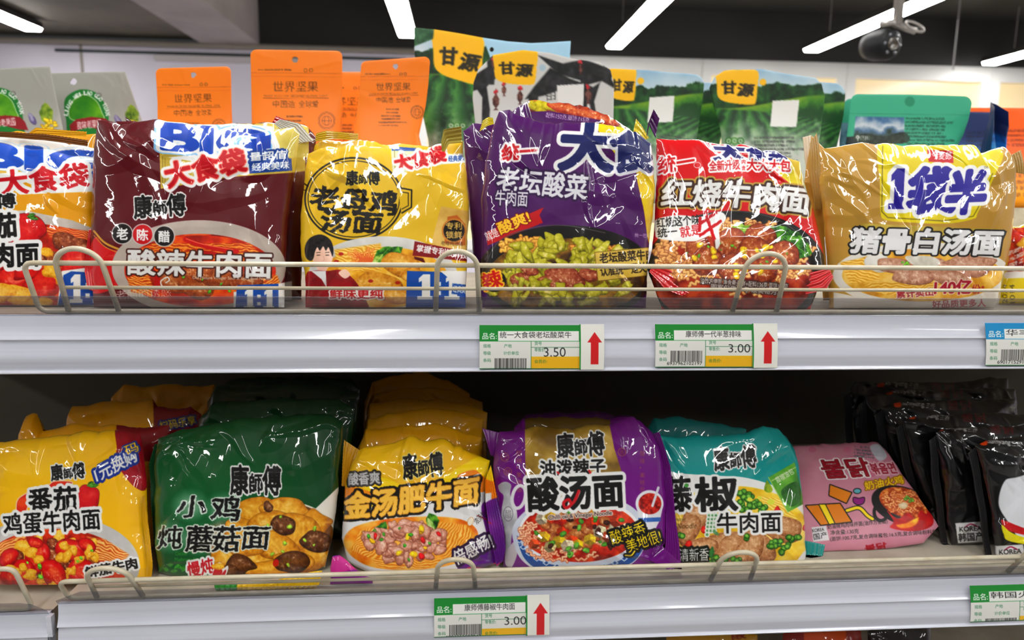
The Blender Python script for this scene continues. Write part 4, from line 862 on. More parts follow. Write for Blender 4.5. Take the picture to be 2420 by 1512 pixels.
# orange nut pouches
ORG = (234, 136, 4)
def orange(dx, dy, k=1.0, sk=0):
    A = Art(340, 90, 1060, 520, ORG); f = lambda x, y: (dx + (x - 592) * k, dy + (y - 118) * k + sk * (x - 592) * k)
    B = (70, 34, 4)
    def t(s_, x0, x1, y, h, **kw): a = f(x0, y); b = f(x1, y); A.t(s_, a[0], a[1], b[0], b[1], h * k, **(dict(col=B, bold=-.012) | kw))
    a = f(592,172); b = f(812,174); A.line([a, b], 1.2, (196,98,10)); A.line([(a[0], a[1] + 8), (b[0], b[1] + 8)], 1, (214,110,10))
    a = f(612,163); b = f(712,169); A.scrib(a[0], a[1], b[0], b[1], B, 1, 0, 3, .85); A.ell(*f(722,166), 4 * k, 4 * k, B, 0, .6, None, .5); A.ell(*f(735,166), 4 * k, 4 * k, B, 0, .6, None, .5)
    t('世界坚果', 645,752,217,25); a = f(622,232); b = f(776,232); A.line([a, b], 1, (150,74,10)); a = f(622,222); t('MADE IN CHINA RECEIVED GLOBAL LOVE', 624,774,229,5, col=(120,60,6))
    t('中国造', 645,698,254,17); t('全球爱', 706,752,254,17)
    for i in range(6):
        w = (22, 22, 38, 36, 46, 46)[i]; a = f(700 - w, 273 + i * 10); b = f(700 + w, 280 + i * 10); A.scrib(a[0], a[1], b[0], b[1], B, 1, 0, i + 2, .9)
    c = f(772,285)
    for r_ in (20, 17): A.ell(*c, r_ * k, r_ * k, (120,60,10), 0, .6, None, .5)
    A.ell(*c, 11 * k, 11 * k, (120,60,10), 0, .6, None, .5); A.ell(*c, 5 * k, 11 * k, (120,60,10), 0, .6, None, .5); A.line([(c[0] - 11 * k, c[1]), (c[0] + 11 * k, c[1])], .8, (120,60,10))
    return A
pouch('shortest orange nut pouch with brown lettering, right of the grey pouches', K_(1.04,2), rtop(368,162,546,158,13), [(546,170),(547,240),(549,290),(562,480)], [(368,174),(372,240),(373,480)], orange(368,162,.83,-.02), 'orange nut pouches', seed=63, hole=(457,177,6.5))
pouch('tallest orange nut pouch, standing behind the maroon noodle packets', K_(1.02,2), rtop(592,117,809,120,14), [(809,134),(809,220),(808,310),(815,480)], [(592,131),(594,220),(595,310),(590,480)], orange(592,118), 'orange nut pouches', seed=64, hole=(697,141,7.5))
pouch('orange nut pouch half hidden between the two larger orange ones', K_(1.13,2), rtop(735,170,905,170,12), [(905,182),(905,300),(905,480)], [(735,182),(735,480)], orange(735,170,.8), 'orange nut pouches', seed=65, step=2.5)
pouch('orange nut pouch that narrows at the waist, beside the tall green pouch', K_(1.0,2), rtop(853,143,1016,134,13), [(1016,147),(1012,200),(1006,250),(990,320),(1000,360),(1018,480)], [(853,157),(850,210),(842,270),(834,330),(828,480)], orange(849,140,.76,-.015), 'orange nut pouches', seed=66, hole=(935,157,6.5))
# green broad-bean pouches with yellow corner emblem
def gan(A, x, y, w, h, sk=0):
    A.poly(spl([(x,y),(x+w*.5,y+sk*.5),(x+w,y+sk),(x+w,y+h*.5+sk),(x+w*.96,y+h*.93+sk),(x+w*.85,y+h+sk),(x+w*.5,y+h+sk*.5),(x+w*.2,y+h*.95+sk*.2),(x+w*.03,y+h*.82),(x,y+h*.5)],4), (236,190,8))
    A.t('甘', x+w*.13, y+h*.72+sk*.2, x+w*.48, y+h*.70+sk*.4, h*.36, (40,36,16), .055, rough=2); A.t('源', x+w*.5, y+h*.76+sk*.5, x+w*.89, y+h*.76+sk*.9, h*.36, (40,36,16), .045, rough=2, sl=.12)
def hills(A, x0, y0, x1, y1, fog):
    """tea-field landscape: sky, tree line, bright ridge, rows of bushes, mist below"""
    w, h = x1 - x0, y1 - y0; r = lambda *a: (lambda X, Y: a)
    g = A.sub(x0, y0, x1, y1); X, Y = g[2], g[3]; inn = ((X > x0) & (X < x1)).astype(float); U = (X - x0) / w; V = (Y - y0) / h
    A.mix(g, inn, lambda X, Y: ramp(V / .22 + (fbm(X, Y, 40, 4) - .5) * .5, (120,160,190), (176,200,214), (206,220,226)))
    n = fbm(X, Y, 15, 2, 4); tl = .11 + .07 * vnoise(X, X * 0, 60, 3) + .035 * fbm(X, X * 0 + 2, 14, 5) + .04 * (n - .5)
    A.mix(g, np.clip((V - tl) * h / 3, 0, 1) * inn, lambda X, Y: ramp(n * 1.3 - .15, (4,26,12), (18,66,26), (52,110,44)))
    r2 = .235 + .10 * (U - .75) ** 2 + .03 * np.sin(U * 5)
    A.mix(g, np.clip((V - r2) * h / 4, 0, 1) * inn, lambda X, Y: ramp((V - r2) / .09 + (n - .5) * .9, (120,160,40), (70,130,36), (20,74,26)))
    r3 = .29 + .10 * U * U; v3 = np.maximum(V - r3, 0)
    for s_, (cx_, k) in enumerate(((.30, 11), (1.15, 15))):
        rows = np.abs((((U - cx_) / (V - r3 + .16) * k * .22 + (n - .5) * .5) % 1) - .5) * 2
        m = np.clip((U - .52 - .25 * v3) * 9, 0, 1) if s_ else 1
        A.mix(g, np.clip(v3 * h / 5, 0, 1) * inn * m, lambda X, Y: ramp(rows * .7 + n * .5 - .12, (8,40,16), (32,92,34), (86,150,66)))
    A.mix(g, np.clip((V - fog) / .2 + (n - .5) * .8, 0, 1) * inn * .92, (200,202,196))
def green(x0, y0, x1, y1, fog, em=None, card=None, para=None, base=(150,165,150), logo=None, hole=None):
    A = Art(x0 - 30, y0 - 20, x1 + 30, 520, base); hills(A, x0 - 30, y0 - 20, x1 + 30, 520, fog)
    if em: gan(A, *em)
    if hole: A.ell(*hole, 8, 8, (236,190,30))
    if card: A.poly(card, (228,228,226))
    if logo:
        for i in range(3): A.ell(logo[0] + i * 14, logo[1], 9, 9, (50,110,40) if i % 2 == 0 else (80,140,60)); A.ell(logo[0] + i * 14, logo[1], 4, 4, (200,214,196), 0, .6, None, 1)
    if para: A.scrib(*para, (60,64,60), 8, 0, 5, .8)
    return A
A = green(978,50,1350,520,.50, (1024,66,116,112,22), None, (1060,310,1100,360), logo=(1066,297)); A.poly([(1140,86),(1350,90),(1350,145),(1240,130),(1160,140)], (178,212,230))
A.poly([(978,60),(1010,66),(1026,70),(1024,92),(1004,100),(978,110)], A.tex(((26,70,40),(70,120,80)),14,4))
pouch('tallest green bean pouch with wavy pale blue top edge and yellow emblem', K_(1.12,2), [(978,65),(1030,70),(1080,78),(1140,89),(1200,98),(1255,102),(1300,100),(1349,97)], [(1349,97),(1346,140),(1350,260),(1352,480)], [(978,65),(980,130),(992,240),(1012,330),(1024,480)], A, 'green bean pouches', seed=71, hole=(1162,117,5.5), amp=.002)
# white pouch with ink-painted gables
A = Art(1100, 100, 1470, 520, (206, 206, 204)); IK = A.tex(((16,16,18),(52,52,54)),14,4)
for P in ([(1117,180),(1165,150),(1172,185),(1150,205),(1118,215)], [(1120,200),(1150,205),(1158,260),(1152,330),(1138,330),(1140,230)], [(1262,205),(1300,160),(1345,185),(1400,205),(1396,225),(1330,210),(1290,225),(1240,235)], [(1250,225),(1275,215),(1262,290),(1248,290)], [(1270,130),(1330,150),(1380,140),(1450,165),(1445,185),(1390,200),(1385,290),(1376,290),(1372,190),(1320,175)], [(1388,215),(1440,180),(1462,215),(1420,190),(1404,240),(1415,300),(1405,300),(1392,240)], [(1150,140),(1172,124),(1168,200),(1158,200)]):
    A.poly(P, IK, 1.6)
def lantern(x, y, s):
    A.line([(x,y-s),(x,y-s*1.9)],1.5,(120,40,40)); A.bits(x,y-s*1.4,s*.3,s*.4,[(180,40,50)],10,3,int(x)); A.leaf(x,y+s*1.2,x,y-s*1.1,s*.55,((50,20,18),(96,54,46),(130,90,80)),2); A.poly([(x-s*.4,y+s*1.5),(x,y+s),(x+s*.4,y+s*1.5)],(90,40,34))
for x, y, s in ((1172,238,15),(1191,212,10),(1229,228,13),(1390,225,14),(1372,160,10),(1165,150,7)): lantern(x, y, s)
A.t('田', 1292,238,1314,236, 20, (40,40,42), -.01); A.t('田', 1425,168,1440,170, 18, (40,40,42), -.01)
A.poly([(1316,202),(1380,198),(1378,252),(1318,250)], (226,226,224)); gan(A, 1168,118,100,80,2); A.ell(1282,160,8,8,(176,196,206))
pouch('white pouch with domed top, black ink-painted gables and hanging fish', K_(1.0,2), [(1117,232),(1119,195),(1130,165),(1165,130),(1235,118),(1300,125),(1350,138),(1415,147),(1443,165),(1451,200)], [(1451,200),(1449,300),(1458,480)], [(1117,232),(1124,300),(1120,480)], A, seed=72, flat=.3)
pouch('green bean pouch with a blank white card, beside the ink-painted white one', K_(1.04,2), rtop(1385,163,1664,172,24,5,[(1450,161),(1530,164)]), [(1664,200),(1660,240),(1648,320),(1636,360),(1650,480)], [(1385,187),(1385,480)], green(1385,160,1664,480,.42, (1440,160,62,76,2), [(1535,230),(1594,226),(1590,288),(1530,290)], (1556,318,1640,330), hole=(1514,191)), 'green bean pouches', seed=73)
pouch('green bean pouch tucked behind the one with the blank card', K_(1.09,2), rtop(1470,190,1723,196,26), [(1723,222),(1720,250),(1708,310),(1698,350),(1705,480)], [(1470,216),(1470,480)], green(1470,185,1723,480,.42), 'green bean pouches', seed=74, step=2.5)
pouch('green bean pouch with white card and small print, right of centre', K_(1.03,2), [(1676,208),(1688,182),(1712,167),(1745,163),(1800,163),(1850,173),(1900,180),(1928,184),(1942,198),(1949,228)], [(1949,228),(1946,260),(1938,320),(1928,370),(1940,480)], [(1676,208),(1686,250),(1704,310),(1708,480)], green(1676,165,1949,480,.36, (1694,163,96,80,4), [(1826,238),(1889,236),(1882,300),(1820,299)], (1784,322,1908,395), logo=(1722,333), hole=(1803,194)), 'green bean pouches', seed=75)
pouch('green bean pouch peeking out behind the one with small print', K_(1.08,2), rtop(1760,182,1998,196,28), [(1998,224),(1994,270),(1984,320),(1974,360),(1980,480)], [(1760,210),(1760,480)], green(1760,185,1998,480,.45), 'green bean pouches', seed=76, step=2.5)
# teal, blue and orange pouches on the right
def teal():
    A = Art(1980, 200, 2330, 520, (70, 172, 140)); A.line([(2003,268),(2290,272)],1.2,(50,140,112)); A.ell(2150,240,12,12,(36,140,108)); 
    A.poly([(2022,275),(2137,277),(2137,336),(2016,336)], lambda X, Y: ramp((Y-275)/60 + (fbm(X,Y,22,3,4)-.5)*.7, (70,110,150),(150,170,190),(206,212,216),(90,120,150),(40,60,44),(30,44,30)))
    A.poly(spl([(2016,340),(2020,322),(2050,315),(2085,322),(2137,312),(2140,338)]), A.tex(((22,34,24),(50,66,48)),8,3)); A.t('四川', 2034,331,2054,331, 10, WHT, .0); A.ell(2027,324,3,3,WHT,0,.5,None,1); A.line([(2027,327),(2027,332)],1.5,WHT)
    A.scrib(2140,277,2262,345,(24,80,66),8,2,3,.8); A.poly([(1990,324),(2018,322),(2016,345),(1990,345)],(18,34,34)); return A
pouch('large teal pouch with a landscape photo and dark small print', K_(1.04,2), rtop(2010,222,2297,227,18,5,[(2150,223)]), [(2297,245),(2288,285),(2276,320),(2262,345),(2240,480)], [(2010,240),(2004,300),(1996,360),(1990,480)], teal(), seed=77)
pouch('second teal pouch almost hidden behind the large teal one', K_(1.09,2), rtop(1994,233,2240,235,16), [(2240,251),(2230,480)], [(1994,249),(1984,330),(1980,480)], (lambda A: (A.poly([(1975,290),(2030,290),(2030,345),(1975,345)], A.tex(((40,70,90),(120,150,170)),20,2)), A)[1])(Art(1960,210,2260,520,(60,160,130))), seed=78, step=2.5)
A = Art(2180, 240, 2500, 520, (18, 44, 96)); A.poly([(2180,320),(2500,320),(2500,520),(2180,520)], lambda X, Y: ramp((Y-320)/60,(18,44,96),(26,120,190))); A.scrib(2285,310,2345,350,(8,24,60),4,0,4,.8)
pouch('dark blue pouch between the large teal one and the twisted blue one', K_(1.13,2), rtop(2200,262,2350,265,12), [(2350,277),(2350,480)], [(2200,274),(2200,480)], A, seed=79, step=2.5)
A = Art(2300, 215, 2420, 520, (20, 40, 88)); A.poly([(2300,310),(2420,310),(2420,520),(2300,520)], lambda X, Y: ramp((Y-310)/70 + (fbm(X,Y,12,3)-.5),(20,40,88),(24,110,180),(90,170,210)))
pouch('dark blue pouch turned edge-on, folded at its top', K_(1.0,2,0), [(2336,256),(2346,248),(2368,240),(2376,232),(2382,240),(2386,264)], [(2386,264),(2387,300),(2376,350),(2380,480)], [(2336,256),(2333,300),(2328,350),(2322,480)], A, seed=80, Hf=.03, flat=.02, hole=(2356,263,5), extra=lambda u, v: .035 * np.abs(2 * u - 1.2) - .03)
A = Art(2250, 240, 2640, 520, (232, 108, 14)); A.poly([(2250,360),(2640,360),(2640,520),(2250,520)], lambda X, Y: ramp((Y-360)/90,(232,108,14),(240,170,20))); A.scrib(2380,305,2500,350,(140,50,6),4,0,2); A.scrib(2385,380,2500,470,(150,90,6),6,0,3)
pouch('bright orange pouch at the right edge behind the blue pouches', K_(1.2,2), rtop(2270,254,2560,256,12), [(2560,268),(2560,480)], [(2270,266),(2270,480)], A, seed=81, step=2.5)
# ================================================================ printed art, lower shelf
def tomato_egg():
    A = Art(-60, 900, 500, 1420, (240, 180, 12))
    A.im[:] = ramp(fbm(*np.meshgrid(np.arange(A.w), np.arange(A.h)), 120, 6), (240,186,12), (248,204,30))
    A.poly(spl([(278,1000),(276,1060),(272,1090),(290,1118),(318,1150),(345,1156),(360,1100),(360,1000)]), A.tex(((140,12,30),(176,22,44)),30,3))
    A.t('1元换购', 230,1140,326,1088, 34, WHT, .03, [(6,(30,60,150))], sl=.2); A.t('码', 300,1076,330,1064, 22, (240,200,40), .02, [(4,(30,60,150))])
    kang(A, 122,1136,202,1128, 38)
    A.poly(spl([(40,1190),(60,1168),(110,1150),(130,1138),(170,1140),(150,1156),(120,1160),(80,1180),(62,1205),(70,1236),(120,1252),(180,1254),(160,1272),(100,1276),(50,1240)]), A.tex(((206,30,16),(232,84,30)),30,2), .6, (2.5,(244,214,180)))
    A.poly(spl([(70,1205),(95,1175),(140,1165),(170,1180),(170,1225),(130,1245),(85,1235)]), (240,150,40))
    A.lump(206,1180,30,34,((150,8,20),(206,20,32),(228,60,56)),4,0,10,.05,.5,16,.05,BLK); A.leaf(206,1148,234,1146,5,LEAF,1); A.leaf(206,1148,222,1138,5,LEAF,1)
    bowl(A, 130,1335,200,118, (236,234,230), 26, ((150,24,8),(210,50,14),(236,110,34)), 3)
    A.noodles([(0,1282),(60,1262),(70,1330),(-20,1340)], ((196,60,16),(240,170,80),(252,222,160)), 6, -20, 4, 6); A.noodles([(205,1268),(250,1275),(305,1310),(290,1330),(220,1322)], ((196,60,16),(240,170,80),(252,222,160)), 6, 22, 5, 6); A.noodles([(-20,1335),(60,1380),(120,1395),(40,1400)], ((196,60,16),(240,170,80),(252,222,160)), 6, 20, 7, 6)
    r = np.random.default_rng(4)
    for i in range(46):
        a, q = r.random()*6.28, math.sqrt(r.random()); A.lump(125+115*q*math.cos(a), 1328+56*q*math.sin(a), 13+10*r.random(), 9+6*r.random(), EGG, i, r.random()*180, 8, .2, .5, 6)
    for i,(x,y,q) in enumerate([(35,1312,22),(145,1318,34),(165,1310,28),(210,1332,30),(128,1286,18),(80,1352,18)]): A.lump(x,y,q,q*.66,BEEF,i,24,7,.14,.5,5,.75,(60,16,10))
    for i,(x,y,q,an) in enumerate([(168,1300,38,14),(88,1318,40,-62),(42,1352,42,-20),(128,1358,40,62),(198,1352,40,22),(84,1282,18,10),(206,1288,22,30),(20,1318,26,-40)]):
        A.lump(x,y,q,q*.68,((140,4,8),(206,14,16),(232,44,34)),i+3,an,12,.035,.6,16,.5,(120,6,8)); ca, sa = math.cos(math.radians(an)), math.sin(math.radians(an))
        A.lump(x+sa*q*.1,y+ca*q*.1,q*.62,q*.34,((190,20,14),(224,60,34),(240,120,70)),i+5,an,9,.06,.4,6,.4)
    for i in range(16):
        a, q = r.random()*6.28, math.sqrt(r.random()); A.lump(125+110*q*math.cos(a), 1335+50*q*math.sin(a), 11+7*r.random(), 8+4*r.random(), EGG, i+60, r.random()*180, 9, .22, .5, 5, .3)
    A.bits(140,1330,110,45,[(110,190,50)],9,6,4)
    A.t('番茄', 70,1212,182,1206, 58, BLK, .03, [(7,WHT)], rough=4); A.t('鸡蛋牛肉面', 10,1264,238,1250, 50, BLK, .025, [(7,WHT)], rough=3)
    A.t('鲜茄牛肉', 205,1366,326,1342, 26, BLK, .04, [(5,WHT)])
    return A
L1 = tomato_egg()
GRN = (6, 92, 40)
def mushroom():
    A = Art(330, 930, 840, 1420, GRN); Xm, Ym = np.meshgrid(np.arange(A.w), np.arange(A.h))
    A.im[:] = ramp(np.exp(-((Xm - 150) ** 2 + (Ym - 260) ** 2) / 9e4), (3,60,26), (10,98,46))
    for p, q, s_ in (((415,1224),(483,1224),1),((497,1230),(564,1230),1),((372,1298),(428,1298),1),((437,1305),(500,1305),1),((500,1300),(566,1300),1),((572,1298),(634,1298),1)):
        A.ell((p[0]+q[0])/2, p[1]-30, 34, 28, (110,160,126), 0, 15)
    A.poly([(800,1150),(800,1340),(600,1340)],(236,232,222)); A.ell(668,1270,130,86,(232,226,210)); A.ell(670,1268,120,80,A.tex(((90,50,16),(150,96,34)),20,3)); A.poly(spl([(490,1250),(540,1240),(560,1300),(500,1320)]), A.tex(((120,80,50),(200,190,170)),20,5), 10)
    CK = ((158,92,8),(216,150,30),(248,206,96))
    for i,(x,y,rx,ry,an) in enumerate([(600,1208,44,34,-20),(680,1212,60,34,10),(740,1240,40,34,20),(570,1250,40,30,0),(640,1240,56,36,0),(700,1260,46,50,70),(540,1320,50,28,10),(610,1320,66,30,-10),(660,1295,56,36,40),(745,1320,50,30,-20),(690,1330,50,24,0),(580,1290,44,28,0),(630,1345,60,18,0)]): A.lump(x,y,rx,ry,CK,i+2,an,10,.12,.62,12,.3,(120,66,8))
    SH = ((46,20,8),(92,50,22),(150,100,60))
    for i,(x,y,q,an) in enumerate([(668,1240,30,10),(748,1277,36,10),(570,1335,32,10),(690,1332,40,-5),(634,1198,14,70),(545,1348,20,0)]): A.lump(x,y,q,q*.72,SH,i,an,9,.1,.6,8,.35,(40,16,6))
    A.bits(680,1270,80,70,[(150,190,60)],12,6,6); A.ell(652,1330,7,9,(196,24,20),20)
    kang(A, 545,1168,664,1168, 70, gw=3.5)
    A.t('小', 416,1222,484,1222, 50, BLK, .025, [(3,(214,228,216))], rough=5, sl=.15); A.t('鸡', 497,1230,564,1230, 58, BLK, .025, [(3,(214,228,216))], rough=5, sl=.1)
    A.t('炖', 372,1297,428,1295, 54, BLK, .02, [(3,(214,228,216))], rough=5, sl=.1)
    for c, x in zip('蘑菇面', (437,500,571)): A.t(c, x,1303 if c != '面' else 1297,x+64,1303 if c != '面' else 1297, 62 if c != '面' else 52, BLK, .02, [(3,(226,230,220))], rough=5, sl=.1)
    A.t('Chicken', 414,1312,442,1312, 9, (70,170,60), -.005); A.t('Mushroom Noodle', 413,1326,486,1326, 9, (70,170,60), -.005)
    for i in range(9): A.leaf(376+i*9,1350-(i%3)*8,390+i*10,1334+(i%2)*14,5,((10,80,20),(40,130,40),(80,170,60)),i)
    A.t('慢炖', 446,1366,506,1352, 36, (196,20,40), .03, [(5,WHT)], sl=.1); A.t('!', 526,1366,534,1350, 26, (196,20,40), .04, [(5,WHT)]); A.lump(515,1340,14,9,EGG,3)
    return A
L2 = mushroom()
GLD = (232, 176, 14)
def golden(full=True):
    A = Art(790, 880, 1210, 1420, GLD)
    A.im[:] = ramp(fbm(*np.meshgrid(np.arange(A.w), np.arange(A.h)), 120, 6), (230,178,14), (242,200,36))
    if not full:
        kang(A, 955,1130,1050,1120, 56, (214,200,130), 2); return A
    A.poly(spl([(790,1170),(850,1158),(900,1128),(960,1146),(1040,1130),(1090,1100),(1140,1075),(1200,1060),(1200,1260),(790,1260)]), (244,214,20)); A.poly(spl([(1080,1130),(1120,1110),(1150,1130),(1200,1140),(1200,1190),(1140,1170)]), (232,140,20)); A.poly(spl([(790,1160),(830,1150),(870,1160),(900,1176),(790,1190)]), (236,150,20))
    A.poly([(790,1232),(860,1200),(1160,1160),(1160,1420),(790,1420)], (236,236,236)); A.poly(spl([(1140,1190),(1210,1190),(1210,1420),(1090,1420),(1080,1345),(1130,1310),(1150,1270)]), A.tex(((96,24,130),(140,50,160)),40,3)); A.poly(spl([(1100,1345),(1150,1340),(1200,1320),(1200,1420),(1090,1420)]), A.tex(((190,40,110),(220,90,140)),30,4))
    kang(A, 955,1132,1050,1122, 58, (236,222,150), 2)
    A.t('酸香爽', 824,1146,898,1142, 28, (206,206,206), .03, [(5,(40,34,30)),(2,(90,84,80))])
    A.poly(spl([(812,1282),(830,1250),(880,1232),(960,1222),(1060,1222),(1110,1236),(1130,1262),(1120,1300),(1080,1330),(990,1346),(890,1342),(836,1318)]), A.tex(((222,110,10),(240,160,40),(250,200,96)),30,4), 1.2)
    A.noodles([(830,1300),(850,1255),(920,1235),(900,1330)], ((220,120,14),(244,180,60),(252,220,140)), 7, -40, 3, 7); A.noodles([(1030,1232),(1105,1240),(1120,1270),(1090,1310),(1050,1325)], ((220,120,14),(244,180,60),(252,220,140)), 7, -55, 5, 7); A.noodles([(880,1320),(1060,1320),(1000,1344),(900,1342)], ((220,120,14),(244,180,60),(252,220,140)), 6, 4, 8, 6)
    A.leaf(880,1290,912,1232,16,LEAF,3); A.leaf(886,1296,884,1250,12,((60,130,40),(130,180,70),(190,220,140)),5); A.leaf(1030,1250,1014,1212,15,LEAF,7); A.leaf(1026,1262,1010,1222,7,((120,180,60),(190,220,130),(224,236,190)),2)
    curls(A, 965,1280,96,44, 62, ((150,84,66),(212,150,126),(240,204,188)), 8)
    A.bits(965,1275,100,44,[(236,180,20),(246,200,40)],7,9,3); A.bits(965,1280,100,46,[(70,150,40)],8,5,6); A.bits(965,1285,100,46,[(200,24,30)],4,7,12)
    A.t('金汤肥牛面', 814,1226,1130,1186, 62, (250,204,92), .04, [(7,(22,16,10)),(1.5,(200,140,30))], sl=.15, rough=4, arc=-4)
    A.line([(1128,1218),(1160,1232)],2,(190,30,40)); A.t('浓汤包',1128,1240,1152,1216,16,(40,34,30),.0); A.ell(1112,1232,6,10,(244,236,220),20,.6,(1,(206,150,90)))
    A.t('倍感畅!', 1080,1336,1168,1288, 34, WHT, .03, [(6,(52,24,66))], sl=.1)
    return A
L3, L3b = golden(), golden(False)
PU2 = (122, 22, 134)
def vinegar():
    A = Art(1120, 970, 1620, 1420, PU2)
    A.poly([(1240,1000),(1440,1000),(1452,1060),(1474,1130),(1474,1180),(1243,1180)], A.tex(((120,90,22),(166,134,50),(206,176,96)),70,3,1.3))
    for x, y, c in ((1193,1080,'光'),(1200,1114,'醋'),(1470,1068,'香')): A.ell(x,y,9,9,(170,120,80),0,.5,None,.7); A.t(c,x-6,y+6,x+6,y+6,11,(170,120,80),-.01)
    for i, c in enumerate('酸辣,美地很'): A.t(c,1220,1078+i*17 if c!=',' else 1108,1234 if c!=',' else 1224,1078+i*17 if c!=',' else 1108,14 if c!=',' else 5,(176,126,84),-.01); A.t(c,1512,1078+i*17 if c!=',' else 1108,1524 if c!=',' else 1515,1078+i*17 if c!=',' else 1108,13 if c!=',' else 5,(164,112,84),-.01)
    V = A.tex(((176,176,180),(222,222,224)),30,4)
    A.poly(spl([(1178,1146),(1194,1138),(1208,1146),(1206,1170),(1220,1200),(1222,1240),(1210,1262),(1204,1330),(1194,1330),(1194,1265),(1184,1240),(1186,1200),(1190,1172),(1180,1160)]), V); A.ell(1226,1174,15,27,(226,226,228),12,.6,None,4)
    A.ell(1201,1214,11,17,(120,116,124),0,.5,None,.7); A.t('醋',1193,1224,1209,1224,20,(120,116,124),-.01)
    A.poly(spl([(1200,1300),(1216,1280),(1222,1310),(1206,1345),(1196,1330)]),(206,200,204))
    A.poly(spl([(1216,1290),(1214,1240),(1260,1195),(1340,1172),(1420,1172),(1490,1195),(1526,1240),(1520,1300),(1480,1340),(1400,1360),(1300,1360),(1240,1330)]), A.tex(((206,212,224),(236,238,242)),50,5))
    A.poly(spl([(1222,1265),(1250,1310),(1310,1335),(1380,1340),(1450,1330),(1500,1300),(1522,1260),(1518,1300),(1480,1336),(1380,1358),(1290,1352),(1240,1320)]), (36,90,160))
    for i in range(15):
        a = math.pi * (.93 - .86 * i / 14); x, y = 1372 + 148*math.cos(a), 1258 + 86*math.sin(a); A.poly([(x-9,y),(x,y-7),(x+9,y),(x,y+7)],(206,222,240)); A.poly([(x-5,y),(x,y-4),(x+5,y),(x,y+4)],(30,80,150)); A.line([(x-9,y-7),(x+9,y-7)],1.2,(206,222,240))
    A.ell(1370,1252,142,76, (240,240,240)); A.ell(1370,1256,137,72, A.tex(((130,12,4),(186,34,10),(216,76,24)),16,6))
    N = ((244,206,170),(190,90,60)); A.squig(1255,1265,26,30,N,22,24,4,3); A.squig(1330,1310,80,14,N,20,26,4,6); A.squig(1440,1260,50,30,N,14,24,4,9)
    for i,(x,y,q) in enumerate([(1310,1250,18),(1350,1240,16),(1366,1262,20),(1300,1272,16),(1340,1275,18),(1390,1250,17),(1430,1232,18),(1350,1212,26),(1384,1284,18),(1290,1240,14),(1405,1270,14),(1320,1215,14)]): A.lump(x,y,q,q*.75,((100,40,12),(172,96,44),(216,156,96)),i,10,9,.12,.6,6,.4)
    for i,(x,y,c) in enumerate([(1328,1256,(222,70,20)),(1398,1238,(226,70,24)),(1352,1280,(222,80,24)),(1262,1285,(226,90,30)),(1285,1268,(244,200,40)),(1322,1280,(244,204,50)),(1366,1286,(244,200,40)),(1394,1275,(244,206,60)),(1418,1256,(236,222,186)),(1452,1246,(240,230,200)),(1300,1292,(226,206,150)),(1342,1290,(240,220,190)),(1432,1275,(226,200,150)),(1280,1226,(236,220,190)),(1456,1230,(220,70,24)),(1300,1218,(240,190,40)),(1390,1208,(236,160,40)),(1440,1268,(226,90,40))]): A.cube(x,y,14 + (i%3)*2,c,i)
    A.bits(1370,1255,120,58,[(70,130,40),(100,160,60)],18,8,3); A.bits(1370,1255,120,58,[(60,24,16)],8,8,13)
    A.ell(1535,1190,33,32,(232,232,236)); A.poly([(1503,1195),(1567,1195),(1560,1228),(1548,1252),(1530,1252),(1512,1230)],(226,226,230)); A.poly([(1508,1224),(1562,1222),(1560,1232),(1510,1234)],(60,110,180)); A.ell(1536,1190,27,25,A.tex(((120,8,6),(186,26,16),(216,80,50)),6,3)); A.line([(1542,1195),(1556,1152)],6,(222,222,228))
    kang(A, 1318, 1082, 1430, 1074, 58, gw=3)
    A.t('油泼辣子', 1278,1126,1431,1120, 38, BLK, .035, [(4.5,WHT)]); A.line([(1318,1116),(1326,1124)],5,(200,20,30)); A.line([(1392,1112),(1398,1122)],5,(200,20,30))
    A.t('酸汤面', 1250,1207,1474,1196, 78, BLK, .04, [(8,WHT)]); A.line(curve([(1368,1160),(1356,1186),(1338,1200),(1332,1188),(1344,1180),(1350,1190)]), 7, (196,20,34))
    A.t('Chilli oil & Vinegar Noodle', 1297,1231,1447,1219, 13, (20,14,14), .0, [(2.2,(226,206,196))])
    A.t('酸辣香', 1448,1288,1530,1262, 34, (250,226,40), .0, [(6,BLK)], rough=2); A.t('美地很!', 1486,1306,1566,1280, 32, (250,226,40), .0, [(6,BLK)], rough=2); A.line(curve([(1478,1312),(1492,1312),(1500,1302)]),3,(250,226,40),.6,(4,BLK))
    A.t('95克 油炸方便面', 1340,1353,1410,1350, 7, (60,50,50), .0)
    return A
L4 = vinegar()
TEA = (14, 152, 150)
